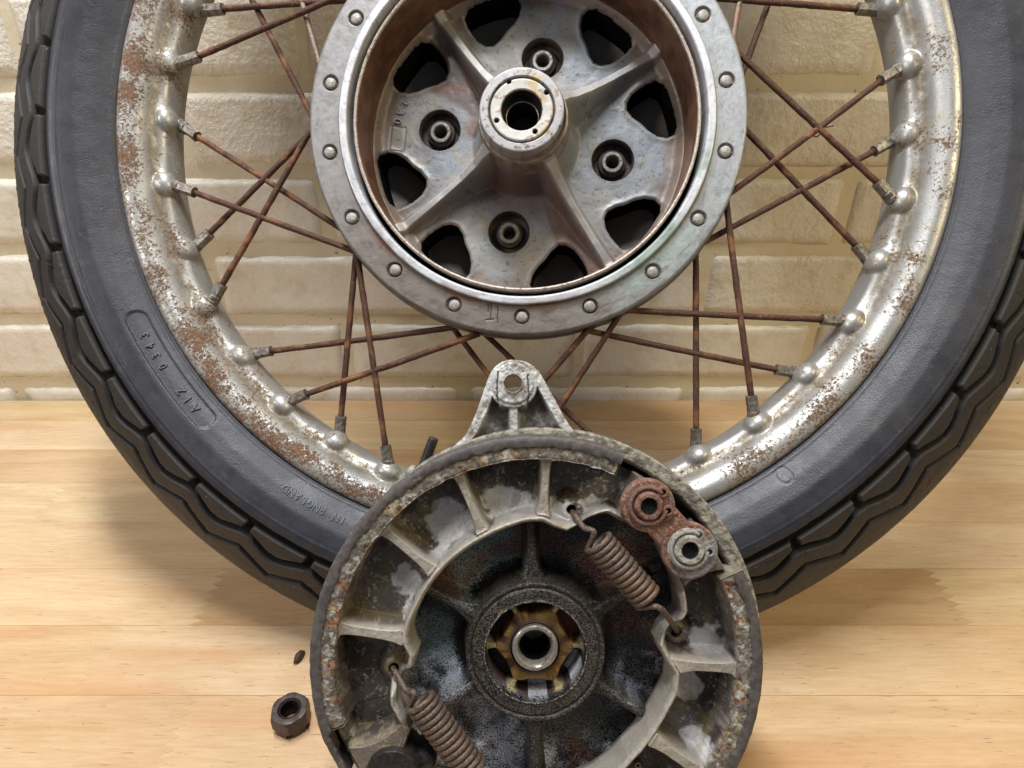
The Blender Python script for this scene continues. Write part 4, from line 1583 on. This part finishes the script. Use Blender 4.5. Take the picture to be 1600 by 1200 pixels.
YY = -(PYl - 600) * kq + 435 * S
hc = np.array([(801.5 - 800) * kq - 38 * S, -(599 - 600) * kq + 435 * S])
hdist = np.hypot(XX - hc[0], YY - hc[1])
# distance to outline in u (horizontal measure scaled by slope)
wl = np.stack([(PXl - PXl[:, :1]) * kq * 0.9, (PXl[:, -1:] - PXl) * kq * 0.88], 0).min(0)
dt = np.minimum(wl, (PYl - 562) * kq + 0.0 + np.where(PYl < 575, 0, 50))
wallm = 1 - ss(11, 15, wl)
crib = 1 - ss(4.5, 8, np.abs(XX - hc[0] - (YY - hc[1]) * -0.02))
crib = crib * (PYl > 625)
neck = 1 - ss(30 - (PYl - 600) * 0.0, 34, hdist)
neck = np.maximum(neck, (1 - ss(16, 20, np.abs(XX - hc[0]))) * (1 - ss(632, 644, PYl)) * (PYl > 600))
up = np.maximum.reduce([wallm, crib * .9, neck])
Zl = -56 + 24 * up
Zl = Zl + 3 * (1 - ss(24, 27, hdist)) - 3 * (1 - ss(0, 4, wl)) 
Zl = Zl + (fbm(XX + 500, YY + 500, 12, 4, 81) - .5) * 3.5 * 1 + (fbm(XX + 500, YY + 500, 4, 2, 82) - .5) * 1.4
# snap to hole
HR = 10.8
rel = np.stack([XX - hc[0], YY - hc[1]], -1)
hh = hdist + 1e-9
near = np.abs(hh - HR) < 0.9
XX = np.where(near, hc[0] + rel[..., 0] / hh * HR, XX); YY = np.where(near, hc[1] + rel[..., 1] / hh * HR, YY)
n2 = fbm(XX, YY + 400, 12, 4, 83); n3 = fbm(XX + 80, YY, 4, 3, 84)
C = np.ones(XX.shape + (3,)) * np.array(lin(182, 182, 178))
C = mixc(C, lin(142, 136, 128), ss(.45, .62, n2) * .7)
C = mixc(C, lin(216, 218, 218), ss(.55, .68, n3) * .5)
C = mixc(C, lin(118, 96, 76), ss(.62, .72, n2) * .5)
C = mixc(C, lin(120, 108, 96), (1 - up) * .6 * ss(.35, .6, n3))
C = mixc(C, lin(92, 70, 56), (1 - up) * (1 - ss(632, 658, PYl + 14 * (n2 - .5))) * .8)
crack = np.abs(XX - hc[0] - 19 - 4 * (fbm(YY, YY * 0, 6, 3, 85) - .5)) + np.where((PYl < 585) | (PYl > 630), 99, 0)
crack2 = np.abs(XX - hc[0] + 19 - 3 * (fbm(YY + 90, YY * 0, 6, 3, 86) - .5)) + np.where((PYl < 580) | (PYl > 628), 99, 0)
ck = (1 - ss(.4, 1.5, np.minimum(crack, crack2)))
C = mixc(C, lin(70, 52, 44), ck * .8)
Zl = Zl - ck * 2
hole = (np.hypot(XX - hc[0], YY - hc[1]) < HR - 0.2)
Fg = grid_faces(nyl, nxl)
Vg = np.stack([XX, YY, Zl], -1).reshape(-1, 3)
keep = ~(hole.reshape(-1)[Fg].any(axis=1))
Fg = Fg[keep]
cc_ = np.cross(Vg[Fg[:, 1]] - Vg[Fg[:, 0]], Vg[Fg[:, 2]] - Vg[Fg[:, 0]])
if (cc_[:, 2] < 0).mean() > .5:
    Fg = Fg[:, ::-1]
# side walls
ring = [i * nxl for i in range(nyl - 1, -1, -1)] + list(range(1, nxl)) + [i * nxl + nxl - 1 for i in range(1, nyl)]
bs = len(Vg)
rv_ = Vg[ring].copy(); rv_[:, 2] = -86
Vg = np.vstack([Vg, rv_])
SK = np.array([[ring[i], bs + i, bs + i + 1, ring[i + 1]] for i in range(len(ring) - 1)])
tl = np.vstack([C.reshape(-1, 3), np.ones((len(ring), 3)) * np.array(lin(150, 146, 138))])
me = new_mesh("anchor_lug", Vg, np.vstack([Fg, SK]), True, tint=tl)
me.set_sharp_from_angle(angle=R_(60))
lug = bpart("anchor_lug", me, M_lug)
V, F = lathe_data([(HR + .6, -27), (HR + .1, -29), (HR, -32), (HR, -86)], 48, tuple(hc))
link("lug_bore", new_mesh("lug_bore", V, F, True, tint=np.ones((len(V), 3)) * np.array(lin(170, 164, 150))), M_lug, lug)

# ---- pivot link
c1 = PFm.L(1014, 791, 6)[:2]; c2 = PFm.L(1079, 862, 6)[:2]
R1, R2 = 42 * .76, 44 * .76
mid = (c1 + c2) / 2


def link_sd(x, y):
    d1 = math.hypot(x - c1[0], y - c1[1]) - R1
    d2 = math.hypot(x - c2[0], y - c2[1]) - R2
    k = 9.0
    h = max(k - abs(d1 - d2), 0) / k
    a = min(d1, d2) - h * h * k / 4
    # waist bar
    u_ = (c2 - c1) / np.linalg.norm(c2 - c1)
    w_ = abs(-(x - mid[0]) * u_[1] + (y - mid[1]) * u_[0]) - 22.5
    al = abs((x - mid[0]) * u_[0] + (y - mid[1]) * u_[1]) - 30
    b = max(w_, al)
    return min(a, b)


nt_, nr2 = 260, 52
outl = []
for i in range(nt_):
    a = 2 * math.pi * i / nt_
    s_ = 0.0
    while link_sd(mid[0] + s_ * math.cos(a), mid[1] + s_ * math.sin(a)) < 0:
        s_ += 0.35
    outl.append(s_)
outl = np.array(outl)
for _ in range(2):
    outl = (np.roll(outl, 1) + 2 * outl + np.roll(outl, -1)) / 4
ta = np.arange(nt_) * 2 * math.pi / nt_
tr_ = np.linspace(0.01, 1, nr2)
X = mid[0] + outl[:, None] * tr_[None, :] * np.cos(ta)[:, None]
Y = mid[1] + outl[:, None] * tr_[None, :] * np.sin(ta)[:, None]
edge = outl[:, None] * (1 - tr_[None, :])
Z = 5 - 2.4 * (1 - ss(0, 3, edge)) + (fbm(X + 50, Y + 50, 5, 4, 91) - .5) * 2.6 + (fbm(X + 50, Y + 50, 26, 2, 92) - .5) * 2
Xs = np.concatenate([X, X[:, -1:], X[:, -1:]], 1); Ys = np.concatenate([Y, Y[:, -1:], Y[:, -1:]], 1)
Zs = np.concatenate([Z, np.full((nt_, 1), -8.0), np.full((nt_, 1), -9.0)], 1)
n2 = fbm(Xs + 9, Ys + 9, 9, 4, 93); n3 = fbm(Xs, Ys, 3.4, 3, 94)
C = np.ones(Xs.shape + (3,)) * np.array(lin(126, 90, 76))
C = mixc(C, lin(88, 60, 52), ss(.45, .6, n3) * .8)
C = mixc(C, lin(172, 128, 102), ss(.56, .66, n3) * .8)
C = mixc(C, lin(120, 112, 112), ss(.5, .65, n2) * .35)
d2_ = np.hypot(Xs - c2[0], Ys - c2[1])
u_ = (c2 - c1) / np.linalg.norm(c2 - c1)
far = ss(0, 14, (Xs - c2[0]) * u_[0] + (Ys - c2[1]) * u_[1] + 4)
C = mixc(C, lin(140, 142, 150), far * (1 - ss(.55, .64, n2)) * .85)
me = new_mesh("pivot_link", np.stack([Xs, Ys, Zs], -1), grid_faces(nt_, nr2 + 2, wrap_u=True), True, tint=C)
M_scale = mat_cast("scaly_rusted_link_plate", 0.72, 0.12, 2.6, 3.2, 0.7)
lk = bpart("pivot_link", me, M_scale)
for pi_, (c_, px_, rr_) in enumerate(((c1, (1014, 791), 21), (c2, (1078, 860), 22))):
    col = np.array(lin(130, 98, 86)) if pi_ == 0 else np.array(lin(166, 164, 154))
    ctr = PFm.L(px_[0], px_[1], 12)[:2]
    V, F = lathe_data([(25, 3), (25, 7), (23.5, 8), (rr_ * .78 + 1.5, 8), (rr_ * .78, 13), (rr_ * .78 - 1.6, 15), (11, 15), (9.6, 13), (9.4, 12), (9.2, 7.8), (.3, 7.4)], 80, tuple(ctr), jit=0.5 if pi_ == 0 else .25)
    C = np.ones((len(V), 3)) * col
    nn = fbm(V[:, 0] + 77, V[:, 1] + 33, 5, 3, 95 + pi_)
    C = mixc(C, lin(96, 58, 46) if pi_ == 0 else lin(120, 112, 98), ss(.5, .62, nn) * .8)
    C = mixc(C, lin(3, 3, 3), (V[:, 2] < 13.5) * (np.hypot(V[:, 0] - ctr[0], V[:, 1] - ctr[1]) < 9.9) * 1.0)  # shallow hole coloured black, shade of a deep bore
    me = new_mesh("pivot_pin", V, F, True, tint=C); me.set_sharp_from_angle(angle=R_(40))
    pn = link("pivot_pin", me, M_scale, lk)
    # circlip: open ring plus two ears with holes
    ears = ((1036, 769), (1044, 798)) if pi_ == 0 else ((1092, 836), (1108, 862))
    ea = []
    for e_ in ears:
        q = PFm.L(e_[0], e_[1], 9)[:2]
        ea.append(q)
    a1 = math.atan2(ea[0][1] - ctr[1], ea[0][0] - ctr[0]); a2 = math.atan2(ea[1][1] - ctr[1], ea[1][0] - ctr[0])
    sa_ = np.linspace(a1 - 0.05, a2 + 2 * math.pi * 0 - 0.0, 60) if False else np.linspace(a1, a2 + 2 * math.pi if a2 < a1 else a2, 70)
    if (sa_[-1] - sa_[0]) < math.pi:
        sa_ = np.linspace(a1, a2 - 2 * math.pi, 70)
    P = np.stack([ctr[0] + 21.5 * np.cos(sa_), ctr[1] + 21.5 * np.sin(sa_), np.full(70, 9.6)], -1)
    V, F, tri = tube_data(P, 2.6, 8, .3, 3)
    C = np.ones((len(V), 3)) * col * .8
    cl = link("circlip", new_mesh("circlip", V, F, True, tint=C, tri=tri), M_scale, lk)
    for q in ea:
        V, F = lathe_data([(7.0, 4), (7.0, 9.5), (6.4, 10.8), (3.6, 10.8), (3.0, 9.6), (3.0, 4.2), (.2, 4.0)], 28, tuple(q), jit=.3)
        C = np.ones((len(V), 3)) * (np.array(lin(128, 88, 74)) if pi_ == 0 else np.array(lin(138, 138, 140)))
        C = mixc(C, lin(3, 3, 3), (V[:, 2] < 10.2) * (np.hypot(V[:, 0] - q[0], V[:, 1] - q[1]) < 4) * 1.0)  # ear holes blackened too, their shade is in the colour
        link("circlip_ear", new_mesh("circlip_ear", V, F, True, tint=C), M_scale, lk)


# ---- return springs
def spring(pa, pb, h1, h2, n_coil, seed):
    """pa, pb: picture points of first and last coil centres; h1, h2: hook paths (picture points with z)"""
    zc = -14.0
    A = PFm.L(pa[0], pa[1], zc); B = PFm.L(pb[0], pb[1], zc)
    ax_ = B - A; Ls = np.linalg.norm(ax_); ax_ /= Ls
    e1 = np.cross(ax_, [0, 0, 1.0]); e1 /= np.linalg.norm(e1)
    e2 = np.cross(e1, ax_)
    rc_ = 16.6; wr_ = 3.75
    m = n_coil * 26
    th = np.linspace(0, 2 * math.pi * n_coil, m)
    H = A + ax_ * (np.linspace(0, 1, m) * Ls)[:, None] + rc_ * (np.cos(th)[:, None] * e1 + np.sin(th)[:, None] * e2)
    def hook(pts, start, rev):
        Q = [PFm.L(*q) for q in pts]
        Q = np.array(Q)
        # Catmull-Rom through hook points
        Pn = np.vstack([Q[0] * 2 - Q[1], Q, start, start + (start - Q[-1]) * .2])
        out = []
        for i in range(1, len(Pn) - 2):
            for u in np.linspace(0, 1, 10, endpoint=False):
                p0, p1, p2_, p3 = Pn[i - 1], Pn[i], Pn[i + 1], Pn[i + 2]
                out.append(0.5 * ((2 * p1) + (-p0 + p2_) * u + (2 * p0 - 5 * p1 + 4 * p2_ - p3) * u ** 2 + (-p0 + 3 * p1 - 3 * p2_ + p3) * u ** 3))
        return np.array(out)
    a_ = hook(h1, H[0], False)
    b_ = hook(h2, H[-1], True)[::-1]
    P = np.vstack([a_, H, b_])
    V, F, tri = tube_data(P, wr_, 10, .35, seed)
    me = new_mesh("return_spring", V, F, True, tri=tri)
    return bpart("return_spring", me, M_spring)


spring((933, 846), (1013, 936), [(893, 798, -52), (897, 803, -28), (912, 824, -14), (928, 832, -4)], [(1062, 990, -52), (1055, 982, -28), (1042, 962, -8), (1026, 948, 2)], 12, 1)
spring((655, 1094), (740, 1206), [(612, 1042, -52), (616, 1047, -28), (634, 1077, -14), (648, 1084, -4)], [(800, 1262, -50), (792, 1254, -26), (775, 1235, -8), (758, 1220, 2)], 14, 2)

# ---- operating cam (dark round head at lower left)
q = PFm.L(612, 1216, -2)
lathe("brake_cam", [(33, -60), (33, -6), (31, -3), (22, -2), (1, -1)], M_black, brake, 90, c=(q[0], q[1]), jit=.6).location = BOFF
q = PFm.L(662, 1190, -20)
lathe("cam_roller", [(15, -60), (15, -26), (12, -20), (6, -17), (.5, -16)], M_black, brake, 60, c=(q[0], q[1]), jit=.5).location = BOFF

# ---- threaded stud behind the plate
A = PFm.L(655, 745, -62); B = PFm.L(678, 684, -60)
d = B - A; L_ = np.linalg.norm(d); d /= L_
s = []; r_ = []
pitch = 3.1
kk = 0
x_ = 0.0
while x_ < L_ - 2:
    s += [x_, x_ + pitch / 2]; r_ += [7.1, 5.9]; x_ += pitch
s += [L_ - 1.5, L_, L_ + .3]; r_ += [6.6, 5.8, 4.2]
V, F, tri = tube_data(A + d * np.array(s)[:, None], np.array(r_), 24)
bpart("threaded_stud", new_mesh("threaded_stud", V, F, True, tri=tri), M_black)
q = PFm.L(651, 735, -60)
V, F, tri = tube_data(np.array([q - d * 10, q - d * 2, q + d * 4]), np.array([12, 12, 9.]), 20)
bpart("stud_base", new_mesh("stud_base", V, F, True, tri=tri), M_pin)

# ================================================================= NUT and CHIP on the bench


def on_bench(px, py, h=0.0):
    """bench point under a picture point, at height h"""
    a = R_(PITCH)
    x = (px - 800) / 1000.0; y = (py - 600) / 1000.0
    down = math.sin(a) + y * math.cos(a)
    fwd = math.cos(a) - y * math.sin(a)
    t_ = (HC - h) / down
    return np.array([x * t_, fwd * t_, h])


pn = on_bench(452, 1106, 34)
nut = thing("castle_nut", "brown castellated steel nut lying slots down left of the brake plate", "nut", (pn[0] * K, pn[1] * K, 0), (0, 0, R_(9)))
AF = 29.5      # corner radius
n = 96
prof = []
Vn = []
a = np.arange(n) * 2 * math.pi / n


def hexr_(a, R):
    k = (a + math.pi / 6) % (math.pi / 3) - math.pi / 6
    return R * math.cos(math.pi / 6) / np.cos(k)


rows = [(15.5, -6, 0), (15.5, 30, 0), (17.5, 33.6, 0), (24, 34, 0), (26.5, 33.2, 1), (None, 30.5, 2), (None, 12, 2), (None, 11, 2), (None, 0, 2), (15.5, 0, 0)]
for rr_, z_, kind in rows:
    if rr_ is None:
        rad = hexr_(a, AF)
        if z_ >= 30:
            rad = rad * 0.995
    elif kind == 1:
        rad = np.minimum(np.full(n, rr_), hexr_(a, AF) * .99)
    else:
        rad = np.full(n, rr_)
    zz = np.full(n, float(z_))
    if kind == 2 and z_ >= 30:
        zz = 31.5 - 0.55 * np.clip(hexr_(a, AF) - 25.5, 0, 9)
    if z_ in (0, 11) and kind == 2:
        k = (np.degrees(a) + 0) % 60
        slot = (np.abs(k - 30) < 9)
        if z_ == 0:
            zz = np.where(slot, 11, 0.0)
    Vn.append(np.stack([rad * np.cos(a), rad * np.sin(a), zz], -1))
Vn = np.stack(Vn, 1).reshape(-1, 3)
me = new_mesh("nut_body", Vn, grid_faces(n, len(rows), wrap_u=True), True)
me.set_sharp_from_angle(angle=R_(25))
link("nut_body", me, M_nut, nut)
sr, pr_ = [], []
x_ = 2.0
P = []
while x_ < 31:
    P += [(15.4, x_), (13.6, x_ + 1.4)]; x_ += 2.8
V, F = lathe_data(P, 48)
link("thread", new_mesh("thread", V, F, True), M_nut, nut)

pc = on_bench(467, 1027, 4)
V, F, tri = tube_data(np.array([(-3, -13, 4), (-1, -8, 5), (0, 0, 7), (2, 7, 6), (5, 13, 4)], float), np.array([1, 4.6, 6.4, 5.6, .8]), 10, .8, 5)
me = new_mesh("husk", V, F, True, tri=tri)
ch = link("debris_flake", me, M_chip, None, loc=(pc[0] * K, pc[1] * K, 0), rot=(0, 0, R_(-8)))
ch["label"] = "tiny dark brown flake lying on the bench above the nut"
ch["category"] = "debris"
